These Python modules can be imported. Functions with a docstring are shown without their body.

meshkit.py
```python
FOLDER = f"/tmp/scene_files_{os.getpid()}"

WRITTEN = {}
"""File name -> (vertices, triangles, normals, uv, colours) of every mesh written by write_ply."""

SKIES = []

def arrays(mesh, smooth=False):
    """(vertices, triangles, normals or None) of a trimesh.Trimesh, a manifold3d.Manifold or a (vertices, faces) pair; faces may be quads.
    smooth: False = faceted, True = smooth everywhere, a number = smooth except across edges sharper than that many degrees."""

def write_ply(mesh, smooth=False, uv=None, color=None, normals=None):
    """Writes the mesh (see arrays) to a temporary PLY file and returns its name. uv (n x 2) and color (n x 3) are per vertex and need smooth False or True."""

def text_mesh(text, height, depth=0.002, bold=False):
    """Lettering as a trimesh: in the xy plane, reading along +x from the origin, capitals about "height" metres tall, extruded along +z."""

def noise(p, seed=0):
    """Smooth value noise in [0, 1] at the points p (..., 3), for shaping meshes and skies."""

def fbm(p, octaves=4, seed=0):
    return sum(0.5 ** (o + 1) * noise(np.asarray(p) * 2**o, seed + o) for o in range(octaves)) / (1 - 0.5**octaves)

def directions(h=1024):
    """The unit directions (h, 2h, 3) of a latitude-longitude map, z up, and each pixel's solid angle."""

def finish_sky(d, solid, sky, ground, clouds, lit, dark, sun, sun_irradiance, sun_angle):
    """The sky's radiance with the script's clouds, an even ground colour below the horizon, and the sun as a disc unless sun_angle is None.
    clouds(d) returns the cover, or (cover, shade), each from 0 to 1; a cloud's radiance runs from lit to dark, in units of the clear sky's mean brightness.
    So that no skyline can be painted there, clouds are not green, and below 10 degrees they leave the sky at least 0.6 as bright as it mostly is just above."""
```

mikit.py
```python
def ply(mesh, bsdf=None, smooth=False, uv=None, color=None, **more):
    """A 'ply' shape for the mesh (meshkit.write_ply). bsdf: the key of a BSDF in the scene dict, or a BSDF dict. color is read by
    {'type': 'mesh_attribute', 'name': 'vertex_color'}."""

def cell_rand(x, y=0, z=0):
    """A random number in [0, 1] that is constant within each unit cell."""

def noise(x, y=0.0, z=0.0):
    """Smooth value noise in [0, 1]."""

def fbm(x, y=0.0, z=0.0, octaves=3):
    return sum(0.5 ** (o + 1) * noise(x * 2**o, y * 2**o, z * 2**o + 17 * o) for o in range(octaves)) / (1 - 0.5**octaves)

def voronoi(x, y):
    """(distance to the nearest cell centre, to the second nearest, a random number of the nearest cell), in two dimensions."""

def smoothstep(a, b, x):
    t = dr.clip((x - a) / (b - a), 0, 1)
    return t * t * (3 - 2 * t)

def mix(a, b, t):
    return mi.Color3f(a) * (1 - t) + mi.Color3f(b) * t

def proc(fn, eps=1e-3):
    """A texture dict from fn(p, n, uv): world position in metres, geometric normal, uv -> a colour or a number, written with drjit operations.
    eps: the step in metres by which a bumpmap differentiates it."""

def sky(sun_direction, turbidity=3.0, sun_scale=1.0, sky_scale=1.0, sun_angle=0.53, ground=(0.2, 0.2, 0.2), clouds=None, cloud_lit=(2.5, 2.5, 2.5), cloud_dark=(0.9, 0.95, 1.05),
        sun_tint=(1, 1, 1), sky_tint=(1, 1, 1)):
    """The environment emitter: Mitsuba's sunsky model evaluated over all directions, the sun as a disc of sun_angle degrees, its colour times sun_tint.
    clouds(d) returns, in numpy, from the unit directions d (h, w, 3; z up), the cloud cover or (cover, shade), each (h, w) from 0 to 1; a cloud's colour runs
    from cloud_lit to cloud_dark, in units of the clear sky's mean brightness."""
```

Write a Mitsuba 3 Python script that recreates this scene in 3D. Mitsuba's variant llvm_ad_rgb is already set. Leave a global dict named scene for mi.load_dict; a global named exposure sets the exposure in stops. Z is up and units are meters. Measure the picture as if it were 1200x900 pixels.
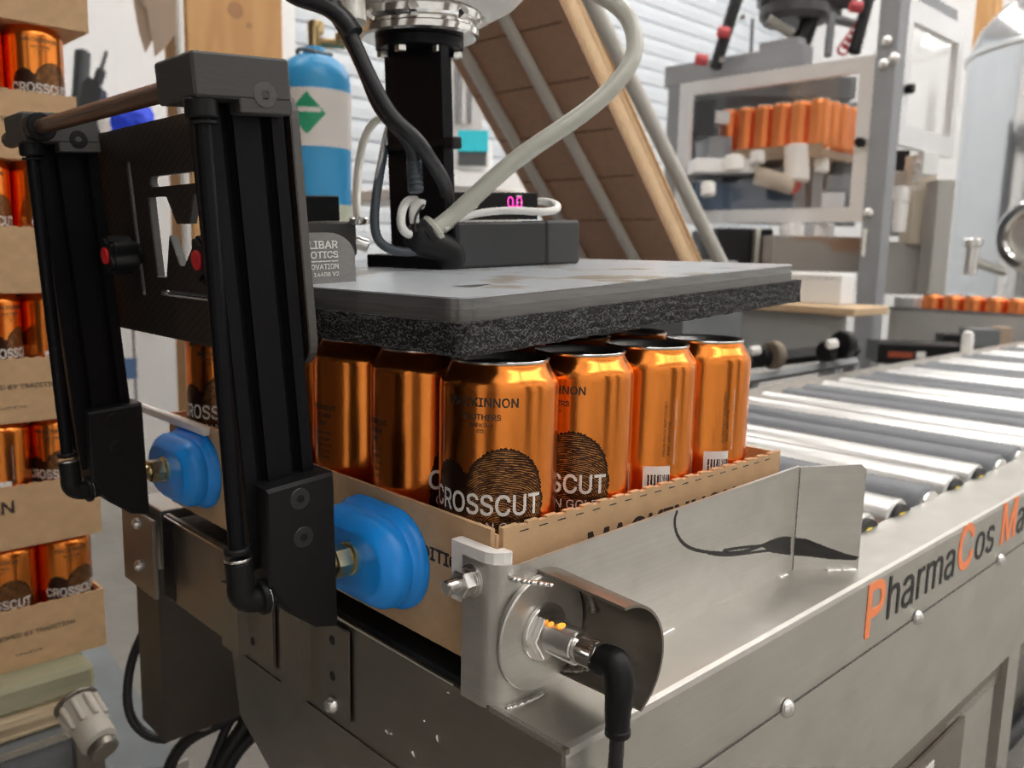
import math, random
import numpy as np, trimesh, mitsuba as mi, drjit as dr
import shapely.geometry as sg
import manifold3d as m3
import mikit, meshkit
from mikit import proc, noise, fbm, smoothstep, mix, cell_rand
random.seed(7); rng = np.random.default_rng(7)
TF = mi.ScalarTransform4f
scene = {'type': 'scene'}
labels = {}

# ---------------------------------------------------------------- camera, light, exposure
exposure = 0.95
CAM = np.array([-.2875, -.3087, .2168]); FPX = 1003.6
CR = np.array([.7213, -.6923, .0218]); CU = np.array([.0890, .1238, .9883]); CD = np.array([.6869, .7109, -.1509])
CR, CU, CD = (v / np.linalg.norm(v) for v in (CR, CU, CD))
scene['camera'] = {'type': 'thinlens', 'fov': math.degrees(2 * math.atan(600 / FPX)), 'fov_axis': 'x',
                   'aperture_radius': .0013, 'focus_distance': .47, 'near_clip': .02, 'far_clip': 100.0,
                   'to_world': TF().look_at(origin=CAM.tolist(), target=(CAM + CD).tolist(), up=CU.tolist())}
FLOOR, CEIL = -.55, 2.75
XW0, XW1, YW0, YW1 = -1.0, 6.2, -3.0, 3.4
LAMP = 3.4
LAMPS = [(x, y) for x in (1.3, 2.6, 3.9, 5.2) for y in (-2.0, -.6, 1.0, 2.4)] + [(-.15, -.8), (-.15, -2.0), (-.1, 1.9)]
AMBIENT = .0

# ---------------------------------------------------------------- helpers
def ray(x, y): return CD + CR * (x - 600) / FPX - CU * (y - 450) / FPX
def at(x, y, d): return CAM + ray(x, y) * d            # a point d metres in front of the lens
def onX(x, y, X): v = ray(x, y); return CAM + v * (X - CAM[0]) / v[0]
def onY(x, y, Y): v = ray(x, y); return CAM + v * (Y - CAM[1]) / v[1]
def onZ(x, y, Z): v = ray(x, y); return CAM + v * (Z - CAM[2]) / v[2]

used = {}
def numbered(k):
    n = used.get(k, 0); used[k] = n + 1
    return k if n == 0 else f'{k}_{n:03d}'
def thing(name, label, cat, group=None):
    k = numbered(name); labels[k] = {'label': label, 'category': cat}
    if group: labels[k]['group'] = group
    return k
def put(key, mesh, bsdf, smooth=32, **kw):
    scene[key] = mesh if isinstance(mesh, dict) else mikit.ply(mesh, bsdf, smooth=smooth, **kw)
    return key
def part(parent, name, mesh, bsdf, smooth=32, label=None, **kw):
    k = numbered(parent + '__' + name); put(k, mesh, bsdf, smooth, **kw)
    if label: labels[k] = {'label': label}
    return k
def struct(name, mesh, bsdf, label=None, smooth=False):
    put(name, mesh, bsdf, smooth); used[name] = 1
    labels[name] = {'kind': 'structure'}
    if label: labels[name]['label'] = label
    return name
def cat_(*ms): return trimesh.util.concatenate([m for m in ms if m is not None])
def T3(m, R=None, t=(0, 0, 0)):
    m = m.copy(); v = m.vertices
    if R is not None:
        R = np.asarray(R, float); v = v @ R.T
        if np.linalg.det(R) < 0: m.faces = m.faces[:, ::-1]
    m.vertices = v + np.asarray(t); return m
def rz(a): c, s = math.cos(a), math.sin(a); return np.array([[c, -s, 0], [s, c, 0], [0, 0, 1.]])
def hull(p):
    h = trimesh.Trimesh(np.asarray(p, float)).convex_hull if False else trimesh.convex.convex_hull(np.asarray(p, float))
    return h
def bx(x0, x1, y0, y1, z0, z1, b=0.0):
    if b <= 0: return trimesh.creation.box(bounds=[[x0, y0, z0], [x1, y1, z1]])
    P = []
    for x, sx in ((x0, 1), (x1, -1)):
        for y, sy in ((y0, 1), (y1, -1)):
            for z, sz in ((z0, 1), (z1, -1)):
                P += [(x, y + sy * b, z + sz * b), (x + sx * b, y, z + sz * b), (x + sx * b, y + sy * b, z)]
    return hull(P)
def basis(d):
    d = np.asarray(d, float); d = d / np.linalg.norm(d)
    h = np.array([0, 0, 1.]) if abs(d[2]) < .9 else np.array([1., 0, 0])
    u = np.cross(h, d); u /= np.linalg.norm(u); return u, np.cross(d, u), d
def lathe(prof, seg=48, closed=False):
    prof = np.asarray(prof, float); n = len(prof); a = np.arange(seg) * 2 * np.pi / seg
    V = np.stack([np.outer(prof[:, 0], np.cos(a)), np.outer(prof[:, 0], np.sin(a)), np.repeat(prof[:, 1:2], seg, 1)], -1).reshape(-1, 3)
    i, j = np.meshgrid(np.arange(n - 1), np.arange(seg), indexing='ij'); j2 = (j + 1) % seg
    A, B, C, D = i * seg + j, i * seg + j2, (i + 1) * seg + j2, (i + 1) * seg + j
    F = np.concatenate([np.stack([A, B, C], -1).reshape(-1, 3), np.stack([A, C, D], -1).reshape(-1, 3)])
    m = trimesh.Trimesh(V, F, process=False); m.merge_vertices(); m.update_faces(m.nondegenerate_faces()); return m
def orient(m, p0, d):
    u, v, w = basis(d); return T3(m, np.stack([u, v, w], 1), p0)
def cyl(p0, p1, r, seg=24, b=0.0, r1=None):
    p0, p1 = np.asarray(p0, float), np.asarray(p1, float); L = np.linalg.norm(p1 - p0); r1 = r if r1 is None else r1
    pr = [(0, 0), (r - b, 0), (r, b), (r1, L - b), (r1 - b, L), (0, L)] if b > 0 else [(0, 0), (r, 0), (r1, L), (0, L)]
    return orient(lathe(pr, seg), p0, p1 - p0)
def spun(prof, p0, d, seg=32): return orient(lathe(prof, seg), p0, d)
def spline(P, n):
    from scipy.interpolate import CubicSpline
    P = np.asarray(P, float); t = np.r_[0, np.cumsum(np.linalg.norm(np.diff(P, axis=0), axis=1) ** .5)]
    return CubicSpline(t, P)(np.linspace(0, t[-1], n))
def tube(P, r, n=40, seg=12, smooth=True):
    p = spline(P, n) if smooth else np.asarray(P, float); n = len(p)
    t = np.gradient(p, axis=0); t /= np.linalg.norm(t, axis=1, keepdims=True)
    u = basis(t[0])[0]; V = []; rr = np.broadcast_to(r, n)
    a = np.arange(seg) * 2 * np.pi / seg
    for i in range(n):
        u = u - t[i] * (u @ t[i]); u /= np.linalg.norm(u); w = np.cross(t[i], u)
        V.append(p[i] + rr[i] * (np.outer(np.cos(a), u) + np.outer(np.sin(a), w)))
    V = np.concatenate(V + [p[:1], p[-1:]])
    i, j = np.meshgrid(np.arange(n - 1), np.arange(seg), indexing='ij'); j2 = (j + 1) % seg
    A, B, C, D = i * seg + j, i * seg + j2, (i + 1) * seg + j2, (i + 1) * seg + j
    F = np.concatenate([np.stack([A, B, C], -1).reshape(-1, 3), np.stack([A, C, D], -1).reshape(-1, 3)])
    j = np.arange(seg); j2 = (j + 1) % seg
    c0 = np.stack([np.full(seg, n * seg), j2, j], -1); c1 = np.stack([np.full(seg, n * seg + 1), (n - 1) * seg + j, (n - 1) * seg + j2], -1)
    return trimesh.Trimesh(V, np.concatenate([F, c0, c1]), process=False)
def ext(poly, d0, d1, o=(0, 0, 0), U=(1, 0, 0), V=(0, 1, 0), W=None):
    """polygon in (U, V), extruded along W from d0 to d1"""
    if not hasattr(poly, 'geom_type'): poly = sg.Polygon(poly)
    gs = getattr(poly, 'geoms', [poly])
    U, V = np.asarray(U, float), np.asarray(V, float); W = np.cross(U, V) if W is None else np.asarray(W, float)
    out = []
    for g in gs:
        m = trimesh.creation.extrude_polygon(g, d1 - d0, engine='earcut'); m.apply_translation([0, 0, d0])
        out.append(T3(m, np.stack([U, V, W], 1), o))
    return cat_(*out)
def rrect(x0, x1, y0, y1, r): return sg.box(x0 + r, y0 + r, x1 - r, y1 - r).buffer(r, quad_segs=6)
def diff(a, b):
    A, B = (m3.Manifold(m3.Mesh(np.asarray(m.vertices, np.float32), np.asarray(m.faces, np.uint32))) for m in (a, b))
    r = (A - B).to_mesh(); return trimesh.Trimesh(r.vert_properties[:, :3], r.tri_verts, process=False)
_txt = {}
def text(s, h, bold=True, depth=.0004):
    k = (s, h, bold, depth)
    if k not in _txt: _txt[k] = meshkit.text_mesh(s, h, depth, bold)
    return _txt[k].copy()
def sign(s, h, o, U, V, anchor='l', bold=True, depth=.0004, sx=1.0, shear=0.0):
    m = text(s, h, bold, depth); v = m.vertices.copy()
    w = v[:, 0].max()
    v[:, 0] = (v[:, 0] - {'l': 0, 'c': w / 2, 'r': w}[anchor]) * sx + shear * v[:, 1]; m.vertices = v
    U, V = np.asarray(U, float), np.asarray(V, float)
    return T3(m, np.stack([U, V, np.cross(U, V)], 1), o)
def flat_text(s, h, bold=True, sx=1.0):
    m = text(s, h, bold); keep = m.face_normals[:, 2] > .9
    m = m.submesh([np.nonzero(keep)[0]], append=True); v = m.vertices.copy(); v[:, 2] = 0
    v[:, 0] -= (v[:, 0].min() + v[:, 0].max()) / 2; v[:, 0] *= sx; m.vertices = v; return m
def wrap(m, R, th, z0, edge=.004):
    v, f = trimesh.remesh.subdivide_to_size(m.vertices, m.faces, edge, max_iter=6)
    m = trimesh.Trimesh(v, f); m.merge_vertices(); v = m.vertices; a = th + v[:, 0] / R
    return trimesh.Trimesh(np.stack([R * np.cos(a), R * np.sin(a), z0 + v[:, 1]], -1), m.faces, process=False)

# ---------------------------------------------------------------- materials
def rgb(*c): return {'type': 'rgb', 'value': list(map(float, c))}
def mat(name, color, rough=.5, metallic=0.0, two=True, bump=None, bscale=None, **k):
    d = {'type': 'principled', 'base_color': color if isinstance(color, dict) else rgb(*color), 'roughness': rough, 'metallic': metallic, **k}
    if bump is not None: d = {'type': 'bumpmap', 'arbitrary': bump, 'scale': bscale or 1.0, 'bsdf': d}
    scene['mat_' + name] = {'type': 'twosided', 'bsdf': d} if two else d
    return 'mat_' + name
def steel_fn(base, tint, scale=30.0):
    def fn(p, n, uv):
        g = fbm(p.x * scale, p.y * scale, p.z * scale, 3)
        s = noise(p.x * 9, p.y * 9, p.z * 700)
        v = base * (.86 + .2 * g + .06 * s)
        return mi.Color3f(v * tint[0], v * tint[1], v * tint[2])
    return proc(fn)
def rough_fn(a, b, scale=60.0): return proc(lambda p, n, uv: a + b * fbm(p.x * scale, p.y * scale, p.z * scale, 2))
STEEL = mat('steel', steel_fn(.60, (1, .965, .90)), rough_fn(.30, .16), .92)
STEELD = mat('steel_reflect_dim', steel_fn(.30, (1, .91, .80)), rough_fn(.28, .16), .95)  # stainless as well; its dark brown reflections are painted into the colour
STEELG = mat('steel_guide', steel_fn(.62, (1, .97, .91), 60), rough_fn(.34, .18), .85)
CHROME = mat('bright_steel', (.78, .77, .75), .14, 1.0)
ZINC = mat('zinc_yellow', (.72, .64, .40), .22, 1.0)
ROLL = mat('roller_steel', steel_fn(.60, (1, .99, .97), 20), .30, .85)
ROLLD = mat('roller_sleeve', proc(lambda p, n, uv: mi.Color3f(.14, .15, .17) * (.8 + .4 * fbm(p.x * 60, p.y * 12, p.z * 60))), .42, .0, specular=.5)
ALU = mat('aluminium_frame', (.80, .81, .83), .38, .55)
GALV = mat('grey_paint', proc(lambda p, n, uv: mi.Color3f(.25, .26, .28) * (.9 + .2 * fbm(p.x * 12, p.y * 12, p.z * 12))), .5)
GREYD = mat('dark_grey_paint', (.16, .17, .18), .5)
BLACK = mat('black_plastic', (.009, .009, .010), .42, specular=.25)
ANOD = mat('black_anodised', (.006, .006, .008), .38, .0, specular=.15)
PRINT3D = mat('printed_black', proc(lambda p, n, uv: mi.Color3f(.050, .048, .047) * (.85 + .3 * noise(p.x * 200, p.y * 200, p.z * 2600))), .55)
PRINTG = mat('printed_grey', proc(lambda p, n, uv: mi.Color3f(.17, .165, .16) * (.9 + .2 * noise(p.x * 300, p.y * 300, p.z * 2000))), .6)
def carbon_fn(p, n, uv):
    s = 2 * math.pi / .0055
    a = dr.sin((p.y + p.z) * s); b = dr.sin((p.y - p.z) * s)
    w = .5 + .5 * a * dr.sin((p.y * .5) * s)
    return mi.Color3f(.030, .023, .020) * (.65 + .7 * w * (.6 + .4 * b))
CARBON = mat('carbon_fibre', proc(carbon_fn), .36, .0, specular=.5)
CARBONEDGE = mat('carbon_edge', (.085, .082, .08), .5)
def foam_fn(p, n, uv):
    g = noise(p.x * 1150, p.y * 1150, p.z * 1150); h = noise(p.x * 520 + 9, p.y * 520, p.z * 520)
    t = smoothstep(.48, .66, .7 * g + .3 * h)
    return mi.Color3f(.008) + mi.Color3f(.075, .075, .08) * t
FOAM = mat('black_foam', proc(foam_fn), .8)
PLATE = mat('grey_plate', proc(lambda p, n, uv: mi.Color3f(.22, .22, .22) * (.8 + .4 * fbm(p.x * 40, p.y * 40, p.z * 500))), .32, .55)
def top_fn(p, n, uv):
    d = fbm(p.x * 22, p.y * 22, p.z * 22, 4); s = smoothstep(.5, .62, d) * smoothstep(.24, .10, p.x - .15)
    return mix((.52, .55, .59), (.36, .33, .28), s)
PLATETOP = mat('plate_top', proc(top_fn), .24, .35)
SHEET2 = mat('clear_grey_sheet', proc(lambda p, n, uv: mi.Color3f(.15, .145, .14) * (.75 + .5 * fbm(p.x * 60, p.y * 60, p.z * 700))), .25, .3)
BLUE = mat('blue_rubber', (.010, .30, .92), .33, specular=.55)
RED = mat('red_plastic', (.55, .012, .02), .4)
REDP = mat('pink_red_plastic', (.50, .07, .08), .5)
WHITE = mat('white_plastic', (.80, .79, .77), .35)
WHITEP = mat('white_paint', (.78, .79, .80), .45)
HOSE = mat('pale_grey_hose', (.40, .40, .35), .24, specular=.6)
CABLE = mat('black_cable', (.014, .015, .018), .34)
CABLEG = mat('slate_cable', (.055, .07, .085), .35)
CABLEW = mat('white_cable', (.74, .74, .72), .35)
CLEAR = mat('milky_tube', (.76, .75, .69), .15, specular=.7)
def card(c, sc=1.0):
    def fn(p, n, uv):
        f = fbm(p.x * 90, p.y * 90, p.z * 90, 3); g = noise(p.x * 900, p.y * 900, p.z * 900)
        return mi.Color3f(*c) * (.86 + .2 * f + .08 * g)
    return proc(fn)
CARD = mat('cardboard', card((.52, .335, .185)), .75)
CARDL = mat('cardboard_edge', card((.74, .54, .34)), .8)
CARDB = mat('cardboard_shaded', card((.42, .265, .18)), .8)
INK = mat('brown_ink', (.035, .02, .014), .6)
INKB = mat('black_ink', (.015, .014, .014), .5)
INKW = mat('white_ink', (.72, .68, .64), .45)
INKO = mat('orange_ink', (.95, .27, .10), .5)
INKG = mat('grey_ink', (.06, .055, .05), .55)
COPPER = mat('copper_can', proc(lambda p, n, uv: mi.Color3f(.90, .275, .052) * (.96 + .06 * noise(p.x * 60, p.y * 60, p.z * 8))), .20, 1.0)
COPPERM = mat('copper_can_far', (.93, .30, .10), .36, .8)
LIDM = mat('can_lid', (.74, .74, .74), .24, 1.0)
def art_fn(p, n, uv):
    # log end: growth rings round a centre, bark-dark rim (uv in metres on the label)
    x, y = uv.x - .0125, uv.y + .004
    y = y + .022
    d = dr.sqrt(x * x * 1.1 + y * y) * 1000
    w = d + 5.0 * fbm(uv.x * 60, uv.y * 60, 0, 3)
    r = .5 + .5 * dr.sin(w * 5.2)
    bits = noise(uv.x * 420, uv.y * 1400, 3)
    k = smoothstep(.55, .95, r * .62 + bits * .5) * smoothstep(-.0105, -.004, uv.x) * smoothstep(1.0, .93, dr.sqrt(dr.square((uv.x - .0132) / .0230) + dr.square((uv.y + .012) / .0325)))
    return mix((.050, .021, .012), (.70, .31, .10), k * .75)
ART = mat('log_print', proc(art_fn), .3, .75)
def wood(c, c2, sx=1.0):
    def fn(p, n, uv):
        g = fbm(p.x * 14 * sx, p.y * 14 * sx, p.z * 1.6, 3); r = .5 + .5 * dr.sin(g * 26 + (p.x + p.y) * 30)
        return mix(c, c2, r * .55 + .3 * g)
    return proc(fn)
TIMBER = mat('timber', wood((.62, .36, .15), (.50, .25, .09)), .6)
PLANK = mat('pale_plank', proc(lambda p, n, uv: mix((.58, .43, .27), (.46, .32, .19), fbm(p.x * 6, p.y * 60, p.z * 60))), .6)
GREENW = mat('greenish_board', proc(lambda p, n, uv: mix((.22, .25, .16), (.42, .38, .26), fbm(p.x * 10, p.y * 40, p.z * 60, 4))), .8)
RAWW = mat('raw_board', proc(lambda p, n, uv: mix((.26, .19, .12), (.62, .50, .33), smoothstep(.35, .7, fbm(p.x * 8, p.y * 30, p.z * 70, 4)))), .8)
def floor_fn(p, n, uv):
    f = fbm(p.x * 3, p.y * 3, 0, 4); g = fbm(p.x * 40, p.y * 40, 5, 3)
    return mix((.22, .21, .19), (.34, .325, .30), .6 * f + .4 * g)
CONC = mat('concrete', proc(floor_fn), .55)
SIDING = mat('white_siding', (.62, .66, .71), .5)
WALLW = mat('white_wall', (.80, .80, .80), .7)
WALLD = mat('dark_reflect_wall', (.05, .036, .028), .8)
RUBBER = mat('black_rubber', (.012, .012, .013), .6)
CYLB = mat('cylinder_blue', (.05, .38, .76), .3)
BAGB = mat('bag_blue', (.015, .06, .75), .5)
GREEN = mat('sign_green', (.02, .34, .17), .5)
TEAL = mat('teal_panel', (.02, .55, .68), .4)
RADIO = mat('radio_grey', (.05, .055, .06), .5)
TANKM = mat('polished_tank', (.80, .80, .80), .12, 1.0)
BRASS = mat('brass', (.55, .42, .22), .35, 1.0)
RUST = mat('rusty_beam', proc(lambda p, n, uv: mix((.24, .22, .20), (.26, .15, .09), smoothstep(.5, .7, fbm(p.x * 6, p.y * 6, p.z * 14)))), .6)
YEL = mat('yellow_hub', (.75, .55, .03), .4)
SCREENK = mat('black_screen', (.012, .012, .014), .2)
mat('door_brown', (.09, .065, .05), .6)  # dark tone for the added doors that only show as reflections
scene['mat_pane'] = {'type': 'thindielectric', 'int_ior': 1.33}
scene['mat_led_magenta'] = {'type': 'diffuse', 'reflectance': rgb(.3, .02, .2)}
PANE = 'mat_pane'
def glow(c): return {'type': 'area', 'radiance': rgb(*c)}

# ---------------------------------------------------------------- the room
struct('floor', bx(XW0, XW1, YW0, YW1, FLOOR - .1, FLOOR), CONC)
struct('ceiling', bx(XW0, XW1, YW0, YW1, CEIL, CEIL + .1), WALLW)
struct('wall_back', bx(XW0, XW1, YW1, YW1 + .1, FLOOR, CEIL), SIDING)
zz = FLOOR
while zz < CEIL - .05:
    h = .10
    prof = [(0, 0), (-.013, .012), (-.014, .060), (-.007, .0995), (0, .0995)]
    part('wall_back', 'siding_board', ext([(YW1 + a, zz + b) for a, b in prof], XW0 + .01, XW1 - .01, U=(0, 1, 0), V=(0, 0, 1), W=(1, 0, 0)), SIDING, False)
    zz += h
struct('wall_right', bx(XW1, XW1 + .1, YW0, YW1, FLOOR, CEIL), WALLW)
struct('wall_front', bx(XW0, XW1, YW0 - .1, YW0, FLOOR, CEIL), WALLW)
struct('unseen_wall_left', bx(XW0 - .1, XW0, -.06, YW1, FLOOR, CEIL), WALLD)  # unseen wall, set close and dark to give the steel dark reflections
struct('unseen_wall_left_front', bx(XW0 - .1, XW0, YW0, -.061, FLOOR, CEIL), WALLW)  # unseen, kept white for the bright strip reflected in the cans
for n, (ax, p0, p1, q_) in enumerate((('x', -.85, -.36, XW0), ('y', .45, 1.15, YW0), ('y', 2.2, 3.0, YW0)), 1):  # unseen dark doors, added to put bands into the can reflections
    b_ = bx(q_ + .001, q_ + .03, p0, p1, FLOOR + .001, 1.55, .003) if ax == 'x' else bx(p0, p1, q_ + .001, q_ + .03, FLOOR + .001, 1.55, .003)
    struct(f'added_door_{n}', b_, 'mat_door_brown'); h_ = (bx(q_ + .031, q_ + .05, p0 + .05, p0 + .07, .38, .52, .003) if ax == 'x' else bx(p0 + .05, p0 + .07, q_ + .031, q_ + .05, .38, .52, .003)); part(f'added_door_{n}', 'handle', h_, CHROME, False)
for x, y in LAMPS:
    k = thing('ceiling_lamp', 'flat white panel lamp on the ceiling', 'lamp', 'panel lamps on the ceiling')
    part(k, 'housing', bx(x - .62, x + .62, y - .23, y + .23, CEIL - .04, CEIL - .001, .006), WHITEP)
    d = mikit.ply(bx(x - .6, x + .6, y - .21, y + .21, CEIL - .055, CEIL - .041), WHITE, smooth=False)
    d['emitter'] = glow((LAMP, LAMP * .97, LAMP * .92)); part(k, 'diffuser', d, None)

# ---------------------------------------------------------------- cans
RC, HC = .0331, .157
def can_body(seg=96):
    return lathe([(0, .006), (.019, .004), (.0235, 0), (.0252, .0008), (.0272, .004), (.0312, .0095), (.0325, .013), (RC, .017), (RC, .04), (RC, .08), (RC, .12), (RC, .1415),
                  (.0329, .1440), (.0322, .1462), (.0308, .1485), (.0285, .1520), (.0273, .1540), (.0268, .1555)], seg)
def can_lid(seg=64):
    m = lathe([(.0268, .1553), (.0274, .1558), (.0276, .1568), (.0272, .1573), (.0265, .1571), (.0256, .1555), (.0246, .1515), (.0240, .1508), (.0232, .1515), (.0226, .1532), (0, .1534)], seg)
    tab = ext(rrect(-.008, .014, -.0075, .0075, .006).difference(sg.Point(.008, 0).buffer(.0042)), .1536, .1547)
    return cat_(m, tab)
def jag(pts, amp, seed):
    r = np.random.default_rng(seed); ring = sg.Polygon(pts).exterior; L = ring.length
    out = []
    for i, s in enumerate(np.arange(0, L, .0009)):
        q = np.array(ring.interpolate(s).coords[0]); q2 = np.array(ring.interpolate(min(s + .0005, L)).coords[0]); t = q2 - q; t /= np.linalg.norm(t) + 1e-12
        nrm = np.array([t[1], -t[0]]); out.append(q + nrm * amp * (r.random() - .3) * (q[1] > -.022))
    return sg.Polygon(out).buffer(0)
def art_poly():
    th = np.linspace(0, math.pi, 26)
    big = [(.0132 + .0230 * math.cos(t), -.012 + .0325 * math.sin(t) ** .85) for t in th]
    small = [(-.0190 + .0140 * math.cos(t), -.016 + .0275 * math.sin(t) ** .7) for t in th]
    P = sg.Polygon(big + [(-.009, -.058), (.033, -.058)]).union(sg.Polygon(small + [(-.033, -.058), (-.006, -.058)])).buffer(.0006)
    return jag(list(P.exterior.coords), .0016, 3)
def art_mesh(th, z0):
    P = art_poly(); P = max(getattr(P, 'geoms', [P]), key=lambda g: g.area)
    v, f = trimesh.creation.triangulate_polygon(P, engine='earcut'); v = np.c_[v, np.zeros(len(v))]
    v, f = trimesh.remesh.subdivide_to_size(v, f, .005, max_iter=8); m = trimesh.Trimesh(v, f); m.merge_vertices()
    uv = m.vertices[:, :2].copy(); R = RC + .00015; a = th + uv[:, 0] / R
    return trimesh.Trimesh(np.stack([R * np.cos(a), R * np.sin(a), z0 + uv[:, 1]], -1), m.faces, process=False), uv
BODY = mikit.ply(can_body(), COPPER, smooth=40); LID = mikit.ply(can_lid(), LIDM, smooth=35)
am, auv = art_mesh(0, .092); ARTP = mikit.ply(am, ART, smooth=True, uv=auv)
RT = RC + .0002
BRAND = mikit.ply(cat_(wrap(flat_text('MACKINNON', .0046), RT, 0, .1345), wrap(flat_text('BROTHERS', .0030), RT, 0, .1275), wrap(flat_text('BREWING', .0019, False), RT, 0, .1238), wrap(flat_text('CO.', .0019), RT, 0, .1205)), INK, smooth=True)
RT2 = RC + .0003
TITLE = mikit.ply(cat_(wrap(flat_text('CROSSCUT', .0108, sx=.85), RT2, 0, .0765), wrap(flat_text('CANADIAN GOLD', .0052, False), RT2, 0, .0672)), INKW, smooth=True)
def upc():
    ms = [sg.box(-.008, .048, .010, .082)]
    v, f = trimesh.creation.triangulate_polygon(ms[0], engine='earcut')
    return wrap(trimesh.Trimesh(np.c_[v, np.zeros(len(v))], f), RT, 0, 0, .003)
UPC = mikit.ply(upc(), WHITE, smooth=True)
def bars(x0, x1, z0, z1, n, seed):
    r = np.random.default_rng(seed); out = []; x = x0
    while x < x1:
        w = r.choice([.0004, .0008, .0012]); b = sg.box(x, z0, min(x + w, x1), z1)
        v, f = trimesh.creation.triangulate_polygon(b, engine='earcut'); out.append(trimesh.Trimesh(np.c_[v, np.zeros(len(v))], f)); x += w + r.choice([.0005, .0009])
    return cat_(*out)
def vtext(s, h, x, z):
    m = flat_text(s, h, False); v = m.vertices.copy(); m.vertices = np.stack([-v[:, 1] + x, v[:, 0] + z, v[:, 2]], -1); return m
UPCB = mikit.ply(cat_(wrap(bars(-.005, .010, .050, .0765, 9, 4), RT2, 0, 0, .01), wrap(vtext('PLEASE ENJOY RESPONSIBLY', .0018, .006, .106), RT, 0, 0, .004),
                      wrap(vtext('BIERE / BEER 473 ML', .0016, .009, .100), RT, 0, 0, .004)), INK, smooth=True)
UPCW = mikit.ply(wrap(vtext('PRODUCT OF CANADA - PLEASE RECYCLE', .0015, .0135, .104), RT, 0, 0, .004), INKW, smooth=True)
BLURB = mikit.ply(cat_(*[wrap(flat_text(s, h, b), RT, 0, z, .006) for s, h, b, z in (('CROSSCUT', .003, True, .112), ('GOLDEN', .0026, True, .107), ('ALE', .0026, True, .102), ('crisp malt', .0022, False, .096),
      ('and light', .0022, False, .092), ('hops from', .0022, False, .088), ('our farm', .0022, False, .084), ('by hand', .0022, False, .080), ('5% ALC', .0024, True, .072))]), INK, smooth=True)
def place(d, x, y, z, a): return {**d, 'to_world': TF().translate([float(x), float(y), float(z)]).rotate([0, 0, 1], float(math.degrees(a)))}
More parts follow.
